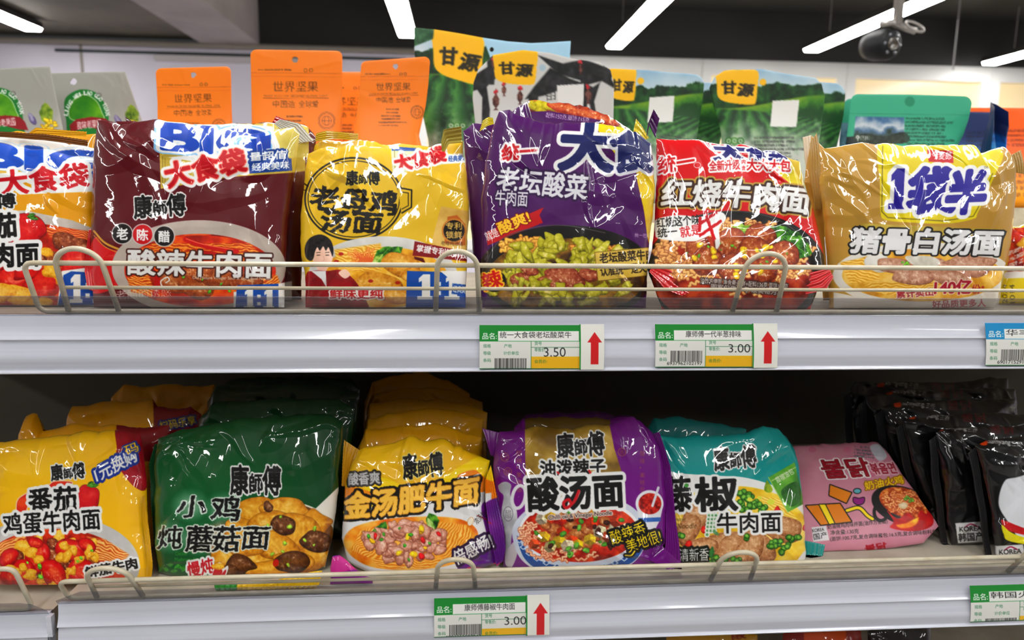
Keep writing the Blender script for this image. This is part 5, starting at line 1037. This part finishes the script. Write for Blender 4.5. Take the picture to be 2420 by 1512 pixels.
def pepper():
    A = Art(1530, 970, 1930, 1420, TEA)
    A.poly(spl([(1530,1110),(1600,1118),(1700,1124),(1760,1128),(1830,1148),(1880,1180),(1930,1220),(1930,1420),(1530,1420)]), (238,238,236)); A.poly(spl([(1530,1210),(1620,1170),(1720,1150),(1790,1154),(1860,1180),(1905,1230),(1910,1300),(1860,1335),(1740,1350),(1620,1340),(1530,1330)]), A.tex(((214,170,20),(240,204,50),(250,228,120)),34,4), 1.2)
    A.noodles([(1790,1170),(1850,1180),(1895,1240),(1840,1230)], ((226,180,40),(246,216,100),(252,238,170)), 7, 25, 4, 7); A.noodles([(1580,1220),(1620,1190),(1640,1330),(1590,1330)], ((226,180,40),(246,216,100),(252,238,170)), 7, 60, 6, 7)
    A.poly(spl([(1870,1340),(1905,1300),(1905,1350),(1840,1352)]), (232,232,232))
    BF = ((124,74,40),(186,130,84),(222,182,140))
    for i,(x,y,rx,ry,an) in enumerate([(1650,1220,44,30,-50),(1625,1250,38,26,-60),(1700,1285,62,24,-20),(1840,1255,50,30,20),(1760,1290,60,26,-10),(1795,1290,50,30,35),(1720,1300,46,30,-55),(1770,1300,50,28,-45),(1860,1245,36,24,10),(1660,1290,40,22,-10)]): A.lump(x,y,rx,ry,BF,i,an,9,.1,.62,5,.3,(236,206,166))
    r = np.random.default_rng(3)
    def berries(cx, cy, rx, ry, n):
        for i in range(n):
            a, q = r.random()*6.28, math.sqrt(r.random()); A.lump(cx+rx*q*math.cos(a), cy+ry*q*math.sin(a), 6.5, 6.5, ((20,70,14),(64,136,34),(150,206,90)), i, 0, 8, .04, .8, 9, 0, (20,60,10))
    berries(1760,1185,28,24,26); berries(1790,1200,24,10,12); berries(1842,1290,26,18,16); berries(1876,1272,14,8,7); berries(1720,1325,60,10,18); berries(1610,1265,4,4,2); berries(1762,1268,5,5,2)
    for x, y in ((1628,1285),(1665,1252),(1905,1248),(1712,1338),(1836,1205)): A.lump(x,y,8,8,TOM,int(x))
    A.poly([(1816,1128),(1878,1092),(1900,1190),(1862,1210)], A.tex(((52,120,34),(96,164,50),(130,190,80)),40,4)); A.line([(1816,1128),(1862,1210)],2,(170,206,120)); A.line([(1824,1136),(1880,1104)],2,(190,214,150)); A.t('藤椒油包', 1838,1142,1878,1118, 15, (230,236,222), .01); A.poly(spl([(1846,1160),(1884,1138),(1892,1180),(1868,1196)]), A.tex(((30,90,24),(60,120,40)),14,6))
    A.poly(spl([(1812,1135),(1818,1142),(1826,1155),(1822,1163),(1813,1163),(1806,1156)]), A.tex(((120,150,10),(190,206,40)),10,3)); 
    for x, y, q in ((1772,1180,5),(1795,1176,4),(1822,1186,7)): A.ell(x,y,q*1.3,q,(226,226,90))
    kang(A, 1690,1112,1790,1102, 54, gw=3)
    A.t('藤', 1570,1210,1637,1206, 82, BLK, .03, [(6,WHT)]); A.t('椒', 1646,1208,1744,1204, 80, BLK, .035, [(6,WHT)]); A.ell(1622,1147,5,5,(70,150,60))
    for i in range(16): A.ell(1676+(i%3)*8-(i//3), 1218+(i//3)*9, 4, 4, (150,196,150), 0, .5, (2.5,WHT)); A.ell(1676+(i%3)*8-(i//3), 1218+(i//3)*9, 1.6, 1.6, (70,130,80))
    A.leaf(1684,1255,1700,1264,4,((60,120,70),(120,170,120)),2)
    A.t('牛肉面', 1696,1260,1846,1256, 48, BLK, .02, [(6,WHT)])
    A.t('Rattan Pepper', 1566,1234,1622,1232, 10, (90,70,24), -.01); A.t('Beef Noodle', 1568,1250,1646,1248, 13, (70,54,20), -.01, sl=.2)
    A.t('清新香', 1606,1326,1676,1324, 30, WHT, .0, [(6,(16,24,16))], rough=2); A.t('好', 1580,1326,1600,1326, 26, WHT, 0, [(6,(16,24,16))]); A.leaf(1680,1322,1684,1290,6,((20,70,30),(60,130,60)),3)
    return A
L5 = pepper()
PNK = (208, 146, 162)
def pink():
    A = Art(1840, 1020, 2260, 1330, PNK); A.im[:] = ramp(fbm(*np.meshgrid(np.arange(A.w), np.arange(A.h)), 40, 6), (198,132,150), (216,160,174))
    for x, y in ((1920,1062),(2002,1062),(2060,1120),(1990,1180)): A.ell(x,y,9,7,(206,126,150))
    RD = (158, 16, 40)
    A.t('불닭', 1952,1130,2062,1124, 44, RD, .02, [(4,WHT),(1.2,(110,10,24))], sl=-.35); A.t('볶음면', 2064,1120,2122,1118, 26, RD, .03, [(3,(226,190,200))], sl=-.4)
    A.scrib(2020,1052,2080,1082,(100,110,120),4,6,3); A.poly(spl([(2056,1056),(2078,1050),(2096,1078),(2076,1088)]),(206,206,214))
    A.t('奶油火鸡', 2046,1158,2136,1142, 20, (244,210,30), .02, [(2.5,(160,110,20))])
    A.poly([(1905,1195),(1985,1190),(2012,1232),(1940,1240)], (222,140,24), .6, (2.5,BLK)); A.poly([(1962,1146),(2012,1164),(2000,1188),(1960,1170)], (222,140,24), .6, (2.5,BLK)); A.poly([(1936,1192),(1950,1192),(1972,1236),(1960,1238)],(244,220,40),.6,(2,BLK)); A.line(curve([(2002,1206),(2030,1200),(2050,1218),(2062,1226)]),7,(244,220,40),.6,(2,BLK))
    A.ell(2026,1160,8,5,(110,180,190),0,.6,(2,BLK)); A.poly(spl([(2018,1176),(2030,1178),(2042,1176),(2040,1188),(2028,1192),(2018,1186)]),(150,40,130),.6,(2,BLK))
    A.ell(2135,1195,78,44,(26,22,24),18); A.ell(2082,1210,16,20,(26,22,24),0,.6,None,4); A.ell(2138,1188,62,34,A.tex(((150,50,14),(214,110,40),(240,180,110)),7,4,1.2),18); A.squig(2136,1186,46,24,((242,190,130),(190,80,40)),60,16,3.4,6)
    A.bits(2150,1178,14,6,[(110,160,60)],8,5,3); A.lump(2134,1196,10,9,((190,160,120),(226,206,170),(240,226,200)),3)
    A.poly(spl([(2096,1206),(2112,1220),(2126,1224),(2146,1212),(2164,1226),(2176,1206),(2190,1214),(2196,1196),(2206,1236),(2180,1252),(2140,1254),(2104,1246),(2112,1232)]), A.tex(((170,10,20),(206,26,24)),14,3)); A.poly(spl([(2118,1240),(2140,1236),(2160,1226),(2172,1222),(2166,1238),(2150,1246),(2130,1248)]), A.tex(((236,140,20),(250,220,60)),14,5), 2)
    A.poly([(1918,1246),(1952,1242),(1960,1276),(1922,1280)],(226,222,224)); A.t('KOREA',1920,1258,1948,1254,8,BLK,.0); A.t('国产',1924,1276,1956,1270,15,BLK,.0)
    A.t('奶油辣鸡肉味拌面(油炸方便面)', 1956,1252,2098,1238, 13, BLK, .0); A.t('净含量:130克', 1963,1264,2030,1260, 11, BLK, .0); A.t('(面饼:100.7克,复合调味酱包:16.5克,复合调味粉料包', 1962,1280,2214,1262, 12, BLK, .0); A.t('불닭',2046,1304,2096,1296,16,(170,20,40),.04)
    return A
L6 = pink()
CHAR = (13, 13, 15)
def black(x, y, lx, ly, k=1.0, front=False):
    A = Art(1980, 880, 2620, 1400, CHAR); A.t('Samyang', x, y, x + 54*k, y + 4*k, 15*k, WHT, .01); A.t('三养', x + 56*k, y + 4*k, x + 80*k, y + 6*k, 13*k, WHT, .0); A.poly(spl([(x-16*k,y-10*k),(x-2*k,y-10*k),(x-2*k,y+1),(x-16*k,y+1)],3), (226,80,16))
    A.t('불닭', x + 110*k, y + 8, x + 170*k, y + 10, 24*k, (96,16,26) if not front else (150,20,30), .02, sl=-.2)
    A.poly([(lx,ly),(lx+66,ly-4),(lx+72,ly+44),(lx+6,ly+48)],(226,226,226)); A.line(curve([(lx+22,ly+10),(lx+36,ly+2),(lx+52,ly+8)]),3,(170,20,80)); A.t('KOREA',lx+10,ly+20,lx+62,ly+17,11,BLK,.02); A.t('韩国产',lx+8,ly+44,lx+66,ly+40,20,BLK,.02)
    if front:
        A.poly(spl([(2372,1140),(2400,1128),(2500,1120),(2500,1290),(2420,1280),(2380,1230),(2360,1190)]), (224,226,230), 1.2)
        A.poly(spl([(2366,1228),(2400,1240),(2430,1250),(2500,1262),(2500,1276),(2390,1256)]),(190,20,30)); A.poly(spl([(2368,1240),(2390,1258),(2430,1272),(2500,1282),(2500,1296),(2390,1280),(2372,1262)]),(226,216,30))
    return A

# ================================================================ lower shelf
Q_ = lambda Y, lean=14, yaw=0, xc=0: Plane(Y, LDECK, lean, yaw, xc)
packet('yellow tomato egg beef noodle packet with a dark red corner, front left of lower shelf', Q_(.642,16), [(-20,1046),(12,1043),(45,1035),(120,1031),(180,1020),(262,1014),(282,1010),(332,1026)], [(332,1026),(340,1075),(346,1130),(350,1256),(362,1335),(356,1374)], [(-20,1386),(60,1392),(140,1398),(210,1399),(290,1388),(356,1374)], [(-20,1046),(-24,1200),(-20,1386)], L1, seed=101, n=36, amp=.0018, Hf=.016, Hb=.018,
       seals=[([(347,1170),(351,1256),(362,1335),(356,1370)], [(352,1166),(362,1250),(371,1320),(366,1366)], (222,170,14), dict(ribs=4, lift=.010))])
packet('yellow packet with a folded ear, behind the tomato egg beef packet', Q_(.70,14), [(45,1030),(66,980),(88,979),(102,1014),(160,1005),(270,1002),(340,1008),(400,1004)], [(400,1004),(400,1200),(400,1330)], None, [(45,1030),(40,1200),(40,1340)], (lambda A: (A.poly([(275,990),(420,990),(420,1100),(275,1080)],(150,14,34)), A)[1])(Art(-60,900,500,1420,(240,180,12))), seed=102, n=30, amp=.0018, step=2, Hf=.012, Hb=.012)
packet('yellow packet with a red corner reading scan-code letters, third in the tomato row', Q_(.755,13), [(158,990),(172,957),(240,951),(360,945),(372,964),(450,961),(476,978)], [(476,978),(470,1100),(470,1300)], None, [(158,990),(150,1100),(150,1300)], (lambda A: (A.poly([(362,940),(480,940),(480,1100),(366,1100)],(150,14,34)), A.t('扫码乐享', 380,1018,464,1002, 22, (240,206,50), .02, [(4,(30,50,130))]), A)[2])(Art(120,900,520,1420,(240,180,12))), seed=103, n=30, amp=.0018, step=2, Hf=.012, Hb=.012)
packet('yellow packet deepest in the tomato row, top left in the shadow', Q_(.83,12), [(262,940),(278,922),(295,906),(332,912),(420,910),(505,908),(522,940)], [(522,940),(515,1100),(515,1250)], None, [(262,940),(262,1100),(262,1250)], Art(220,880,560,1300,(232,172,14)), seed=104, n=30, amp=.0018, step=2.5, Hf=.012, Hb=.014)
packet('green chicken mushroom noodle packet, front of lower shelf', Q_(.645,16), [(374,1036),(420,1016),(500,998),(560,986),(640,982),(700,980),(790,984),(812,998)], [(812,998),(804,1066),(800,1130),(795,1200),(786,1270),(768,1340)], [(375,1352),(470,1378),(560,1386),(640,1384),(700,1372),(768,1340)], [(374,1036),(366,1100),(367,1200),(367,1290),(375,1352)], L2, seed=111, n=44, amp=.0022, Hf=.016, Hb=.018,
       seals=[([(374,1048),(367,1100),(368,1200),(368,1290),(374,1348)], [(360,1050),(346,1100),(352,1200),(358,1290),(368,1342)], (4,74,32), dict(ribs=6, lift=-.006))])
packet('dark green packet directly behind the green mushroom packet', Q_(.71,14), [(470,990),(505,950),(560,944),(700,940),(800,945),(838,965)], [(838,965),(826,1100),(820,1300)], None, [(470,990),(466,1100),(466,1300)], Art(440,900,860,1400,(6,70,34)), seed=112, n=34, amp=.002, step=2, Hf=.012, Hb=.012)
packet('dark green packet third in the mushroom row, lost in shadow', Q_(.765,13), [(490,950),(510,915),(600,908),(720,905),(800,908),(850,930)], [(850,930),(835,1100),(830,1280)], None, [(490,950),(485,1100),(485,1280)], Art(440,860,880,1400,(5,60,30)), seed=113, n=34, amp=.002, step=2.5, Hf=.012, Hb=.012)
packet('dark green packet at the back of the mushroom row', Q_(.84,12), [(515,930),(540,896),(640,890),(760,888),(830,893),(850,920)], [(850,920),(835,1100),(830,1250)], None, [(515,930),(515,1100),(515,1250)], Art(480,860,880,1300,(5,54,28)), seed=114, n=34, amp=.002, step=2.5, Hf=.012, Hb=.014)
A = Art(480, 1310, 780, 1420, (226,190,30)); A.poly([(500,1330),(560,1330),(560,1420),(500,1420)], (60,150,60)); A.poly([(560,1330),(600,1330),(600,1420)], (236,200,60))
packet('yellow crimped packet end poking out under the green mushroom packet', Plane(.6125, LDECK, 14), [(505,1376),(640,1372),(762,1348)], [(762,1348),(754,1380),(744,1400)], None, [(505,1376),(508,1390),(512,1402)], A, seed=115, n=10, amp=.0012, Hf=.003, Hb=.004, step=1.6, extra=lambda u, v: .0007 * np.sin(u * 120) + 0 * v)
packet('yellow golden soup beef noodle packet, front of lower shelf', Q_(.642,16), [(846,1066),(862,1054),(920,1045),(975,1036),(1020,1040),(1066,1046),(1100,1062),(1158,1088)], [(1158,1088),(1150,1130),(1146,1170),(1152,1230),(1164,1280),(1172,1332)], [(836,1336),(890,1360),(1000,1364),(1100,1354),(1172,1332)], [(846,1066),(826,1110),(815,1150),(810,1210),(809,1270),(820,1320),(836,1336)], L3, seed=121, n=44, amp=.0022, Hf=.016, Hb=.018,
       seals=[([(848,1064),(828,1110),(818,1150)], [(812,1040),(808,1100),(806,1150)], (206,150,14), dict(ribs=5, lift=-.004)), ([(1146,1130),(1146,1180),(1154,1240),(1166,1300),(1172,1332)], [(1158,1096),(1174,1180),(1188,1240),(1192,1290),(1186,1318)], (120,40,140), dict(ribs=6, lift=.012, curl=.004, art=L3))])
A = Art(770, 1290, 860, 1400, (130, 30, 140)); A.poly([(770,1320),(860,1300),(860,1340),(770,1360)], (200,60,150))
packet('purple crimped packet end on the shelf between the green and golden packets', Plane(.618, LDECK, 16), [(786,1314),(802,1306),(830,1334),(880,1366)], [(880,1366),(881,1376),(882,1384)], None, [(786,1314),(782,1340),(780,1380)], A, seed=122, n=8, amp=.0006, Hf=.003, Hb=.003, step=1.6)
for i, (Y, tp, kl) in enumerate([(.70, [(846,1058),(866,1013),(940,1004),(1030,1000),(1080,1012),(1138,1034)], 'second from the front in the golden soup row'), (.75, [(858,1030),(870,988),(940,974),(1012,968),(1080,976),(1142,990)], 'third from the front in the golden soup row'), (.80, [(862,1000),(874,954),(940,944),(1037,940),(1100,950),(1152,975)], 'fourth from the front in the golden soup row'), (.85, [(868,970),(886,928),(950,916),(1012,910),(1080,922),(1140,950)], 'fifth from the front in the golden soup row'), (.90, [(862,950),(880,902),(920,888),(1000,884),(1060,900),(1110,930)], 'rearmost in the golden soup row')]):
    x0, x1 = tp[0][0], tp[-1][0]; dy = tp[3][1] - 1036; A = Art(790, 880, 1210, 1420, GLD)
    packet(f'dull gold packet {kl}', Q_(Y, 13), tp, [tp[-1], (x1 - 2, 1150), (x1 - 4, 1300)], None, [tp[0], (x0 - 4, 1150), (x0 - 4, 1300)], A, 'gold packets queued behind the golden soup packet', seed=123 + i, n=36, amp=.002, step=2, Hf=.012, Hb=.011)
packet('purple and gold sour soup noodle packet with a blue-rimmed bowl, front of lower shelf', Q_(.640,16), [(1180,1020),(1240,1012),(1300,1010),(1370,1009),(1437,1007),(1470,992),(1498,985),(1518,1000),(1542,1022)], [(1542,1022),(1560,1062),(1570,1120),(1574,1200),(1570,1280),(1540,1340)], [(1190,1338),(1280,1352),(1400,1354),(1480,1350),(1540,1340)], [(1180,1020),(1168,1080),(1164,1130),(1171,1200),(1184,1270),(1190,1338)], L4, seed=131, n=40, amp=.002, Hf=.016, Hb=.018,
       seals=[([(1186,1024),(1178,1044),(1170,1080)], [(1140,1012),(1148,1034),(1160,1076)], (112,20,124), dict(ribs=4, lift=-.002)), ([(1538,1026),(1562,1110),(1572,1200),(1570,1290),(1548,1342)], [(1552,1020),(1578,1100),(1590,1220),(1600,1300),(1606,1362)], (116,20,128), dict(ribs=6, lift=.003, curl=.006)), ([(1520,1318),(1542,1300),(1560,1286)], [(1551,1325),(1568,1322),(1582,1310)], (110,18,122), dict(ribs=3, lift=.006, curl=.031))])
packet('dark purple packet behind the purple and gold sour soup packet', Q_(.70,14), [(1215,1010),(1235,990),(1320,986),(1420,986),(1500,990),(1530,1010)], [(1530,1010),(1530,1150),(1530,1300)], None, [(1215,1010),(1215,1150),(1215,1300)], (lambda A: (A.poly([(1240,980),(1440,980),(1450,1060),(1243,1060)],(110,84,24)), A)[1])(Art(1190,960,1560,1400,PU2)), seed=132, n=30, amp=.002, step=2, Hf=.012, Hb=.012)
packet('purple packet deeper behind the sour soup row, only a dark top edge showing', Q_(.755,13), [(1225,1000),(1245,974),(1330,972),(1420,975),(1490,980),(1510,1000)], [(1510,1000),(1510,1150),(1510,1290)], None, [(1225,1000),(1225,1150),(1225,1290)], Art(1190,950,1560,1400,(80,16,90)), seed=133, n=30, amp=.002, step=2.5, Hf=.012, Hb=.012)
packet('teal pepper beef noodle packet with a green sachet picture, front of lower shelf', Q_(.646,16), [(1552,1026),(1575,1030),(1640,1029),(1715,1024),(1770,1018),(1805,1007),(1836,1012),(1860,1034)], [(1860,1034),(1878,1064),(1888,1110),(1894,1162),(1900,1240),(1904,1305),(1900,1344)], [(1580,1346),(1680,1352),(1800,1351),(1900,1344)], [(1552,1026),(1560,1100),(1570,1200),(1580,1346)], L5, seed=141, n=36, amp=.0019, Hf=.016, Hb=.018,
       seals=[([(1902,1278),(1904,1310),(1898,1344)], [(1952,1288),(1946,1312),(1916,1346)], (10,140,136), dict(ribs=5, lift=-.006, curl=.004))])
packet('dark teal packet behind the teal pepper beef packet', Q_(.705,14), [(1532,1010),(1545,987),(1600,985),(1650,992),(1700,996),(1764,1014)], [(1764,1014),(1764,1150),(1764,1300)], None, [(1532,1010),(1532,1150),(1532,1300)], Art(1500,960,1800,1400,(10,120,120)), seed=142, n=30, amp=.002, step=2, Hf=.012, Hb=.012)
pk = Plane(.668, LDECK, 52, -4, .27)
packet('pale pink packet lying tilted back beside the teal pepper packet', pk, [(1862,1056),(1900,1050),(1980,1047),(2074,1045)], [(2074,1045),(2110,1094),(2150,1150),(2190,1205),(2218,1243)], [(1880,1302),(1950,1306),(2030,1302),(2110,1294),(2182,1283),(2218,1243)], [(1862,1056),(1866,1180),(1880,1302)], L6, seed=151, n=22, amp=.0012, Hf=.014, Hb=.010, mat=MATT)
BK = [(.634, [(2304,1052),(2330,1040),(2420,1034),(2560,1030)], [(2304,1052),(2326,1130),(2342,1220),(2352,1326)], (2334,1050,2352,1290), 'glossy black packet at the right edge, front of the black row'),
      (.664, [(2212,1022),(2240,1012),(2330,1006),(2480,1004)], [(2212,1022),(2226,1120),(2238,1220),(2248,1308)], (2230,1016,2258,1236), 'glossy black packet second in the black row, with a white country label'),
      (.698, [(2132,992),(2160,982),(2260,978),(2440,976)], [(2132,992),(2158,1100),(2186,1200),(2200,1270)], (2164,988,2290,1300), 'glossy black packet third in the black row'),
      (.735, [(2082,962),(2110,950),(2220,944),(2400,942)], [(2082,962),(2106,1080),(2140,1200),(2150,1260)], (2130,960,2300,1300), 'glossy black packet fourth in the black row'),
      (.775, [(2044,936),(2070,926),(2200,920),(2400,920)], [(2044,936),(2062,1060),(2090,1240)], (2110,930,2300,1300), 'glossy black packet fifth in the black row'),
      (.82, [(2008,918),(2020,905),(2160,900),(2330,897),(2382,893)], [(2008,918),(2022,1040),(2044,1220)], (2090,912,2300,1300), 'rearmost glossy black packet, deep in the shadow')]
for i, (Y, tp, lf, tx, lb) in enumerate(BK):
    xr = tp[-1][0]; packet(lb, Q_(Y, 14), tp, [tp[-1], (xr + 10, 1150), (xr + 14, 1280)], None, lf, black(*tx, front=i == 0), 'black packets in a row', seed=161 + i, n=46, amp=.0026, step=1.3 if i < 3 else 2, Hf=.010, Hb=.008,
           seals=[([(lf[0][0] + 8, lf[0][1] + 6), lf[1], lf[-1]], [(lf[0][0] - 10, lf[0][1] + 20), (lf[1][0] - 18, lf[1][1]), (lf[-1][0] - 14, lf[-1][1])], (22,22,24), dict(ribs=5, lift=-.004, art=None))])
# tops of packets on the bottom shelf
R_ = lambda Y, lean=14: Plane(Y, TDECK, lean)
for i, (x0, x1, y, c, lb) in enumerate([(1575,1790,1492,(196,150,40),'brown-yellow packet top on the bottom shelf, left of the dark red ones'), (1850,2035,1483,(150,30,20),'red-brown packet top on the bottom shelf, under the pink packet'), (2050,2200,1478,(40,34,34),'black packet top on the bottom shelf, right of the red-brown one')]):
    A = Art(x0 - 20, 1450, x1 + 20, 1800, c)
    if i == 0: A.t('酸', 1730,1512,1764,1508,26,(140,20,24),.02)
    if i == 1: A.poly([(1900,1496),(2000,1490),(2000,1530),(1900,1530)],(214,90,20))
    packet(lb, R_(.70), [(x0,y+14),(x0+20,y),(x1-30,y-3),(x1,y+8)], [(x1,y+8),(x1,1700)], None, [(x0,y+14),(x0,1700)], A, seed=181 + i, n=24, step=2, Hf=.012, Hb=.014)
# ================================================================ price tags clipped into the rails
def price_tag(label, x0, y0, x1, y1, art, split=None, z0=0, y=STRIP_Y - .0055, skew=0, arrow=None):
    """tag given by picture corners on the rail's front plane"""
    pl = Plane(y, 0, 0); c = pl.hit(np.array([(x0 + x1) / 2.]), np.array([float(y1)]))[0]
    r = empty('price_tag', c); tag(r, label, 'price tag', 'price tags on the rails')
    def card(name, a, b, t, bt, lift):
        nu, nv = int((b - a) / .6), int((bt - t) / .6); u = np.linspace(0, 1, nu)[None]; v = np.linspace(0, 1, nv)[:, None]
        px = a + (b - a) * u + 0 * v; py = t + (bt - t) * v + skew * (px - x0) / (x1 - x0); P = pl.hit(px, py)
        P = P + pl.n * (lift + .0012 * np.sin(v * np.pi) + .0008 * (1 - u) ** 6 * (v - .3))[..., None]; B = P - pl.n * .0003
        C = art.sample(px, py); i = np.arange(nu * nv).reshape(nv, nu); rim = np.concatenate([i[0], i[1:, -1], i[-1, -2::-1], i[-2:0:-1, 0]]); r2 = np.roll(rim, -1)
        q = np.concatenate([grid_quads(nv, nu), grid_quads(nv, nu, nu * nv, True), np.stack([rim, r2, r2 + nu * nv, rim + nu * nv], 1)])
        mesh_obj(name, np.concatenate([P.reshape(-1, 3), B.reshape(-1, 3)]), q, CARD, r, np.concatenate([C.reshape(-1, 3), np.full((nu * nv, 3), .8, np.float32)]))
    card('label_card', x0, split or x1, y0, y1, 0)
    if split: card('arrow_card', split - 3, x1, y0 - 2, y1 + 1, .0006)
    return r
def barcode(A, x0, y0, x1, y1, num, sk=0):
    r = np.random.default_rng(len(num) + int(x0)); x = x0
    while x < x1:
        w = .7 + 1.6 * r.random(); A.poly([(x,y0+sk*(x-x0)/(x1-x0)),(x+w,y0+sk*(x-x0)/(x1-x0)),(x+w,y1+sk*(x-x0)/(x1-x0)),(x,y1+sk*(x-x0)/(x1-x0))],(24,24,26),.35); x += w + .8 + 1.3 * r.random()
    A.t(num, x0 - 8, y1 + 8, x1 + 1, y1 + 8 + sk, 8, (30,30,30), .0)
def tag_art(x0, y0, split, x1, y1, name, price, num, hd=(10,140,50), sk=0, nx=0, full=True, ps=22):
    A = Art(x0 - 6, y0 - 10, x1 + 6, y1 + 10, (232, 232, 226), 2.0); f = lambda x, y: (x0 + x, y0 + y + sk * x / (x1 - x0)); W_ = split - x0
    q = lambda a, b, c, d: [f(a, b), f(c, b), f(c, d), f(a, d)]
    A.poly(q(-2,-8,W_,38), hd); A.poly(q(44,14,W_-4,37), (240,240,236)); A.poly(q(W_-3,-8,W_,y1-y0+8), hd); A.poly(q(-4,y1-y0-2,W_,y1-y0+8), (30,110,60)); xm = W_ * .51
    A.poly(q(xm,74,W_-3,y1-y0-2), (236,190,20)); A.line([f(xm,38),f(xm,y1-y0-3)],1.2,(40,120,70)); A.line([f(xm,52),f(W_-3,52)],1,(40,120,70))
    def t(s_, a, b, h, wd, col, bold=0): p = f(a, b); r_ = f(a + wd, b); A.t(s_, p[0], p[1], r_[0], r_[1], h, col, bold)
    t('品名:', 7,33,15,34, (240,242,238), .02); t(name, 48+nx,30,15,(W_-70-nx*1.3), (26,26,28))
    gr = (60,130,90)
    for s_, a, b, wd in (('规格',9,53,18),('等级',9,70,18),('条码',9,87,18),('产地',58,53,18),('货号',xm+8,47,17),('零售价:',xm+8,62,26),('会员价:',xm+8,90,30)): t(s_, a, b, 9, wd, gr)
    if full is True: t('计价单位', 57,70,9,36,gr)
    t(price, xm+(30 if ps > 21 else 54),74 if ps > 21 else 66,ps,52,(24,24,26),-.01)
    p = f(36,78 if full is True else 62); barcode(A, p[0], p[1], p[0]+74, p[1]+26, num, sk*.3)
    A.poly(q(W_,-10,x1-x0+4,y1-y0+10), (238,237,230)); c = (W_ + x1 - x0) / 2 + 5; RDD = (206,20,28)
    A.poly([f(c,16),f(c+17,40),f(c+9,40),f(c+9,92),f(c-9,92),f(c-9,40),f(c-17,40)], RDD)
    return A
price_tag('green and yellow price tag reading 3.50 under the purple packet', 1133,768,1427,872, tag_art(1133,768,1372,1427,872,'统一大食袋老坛酸菜牛','3.50','6925303796228'), 1372)
price_tag('green and yellow price tag reading 3.00 under the red packet', 1548,766,1836,868, tag_art(1548,766,1780,1836,868,'康师傅一代半葱排味','3.00','6937962102197',nx=24,full=2,ps=20), 1780)
price_tag('blue-headed price tag at the right edge of the upper rail', 2328,763,2620,864, tag_art(2328,763,2580,2620,864,'华丰三鲜伊面','2.50','6901715291209',hd=(20,150,200),full=2), None)
ty = STRIP_Y - .0055
price_tag('green price tag reading 3.00 on the lower rail under the golden soup packet', 1026,1414,1298,1506, tag_art(1026,1414,1246,1298,1506,'康师傅藤椒牛肉面','3.00','6903252097047',nx=24,full=2,ps=20,sk=-8), 1246, skew=-8)
price_tag('green price tag cut off by the right edge of the lower rail', 2292,1384,2560,1470, tag_art(2292,1384,2520,2560,1470,'韩国火鸡面','7.50','8801073110502',sk=-8), None, skew=-8)
bpy.data.objects.remove(_to); bpy.data.curves.remove(_cu)
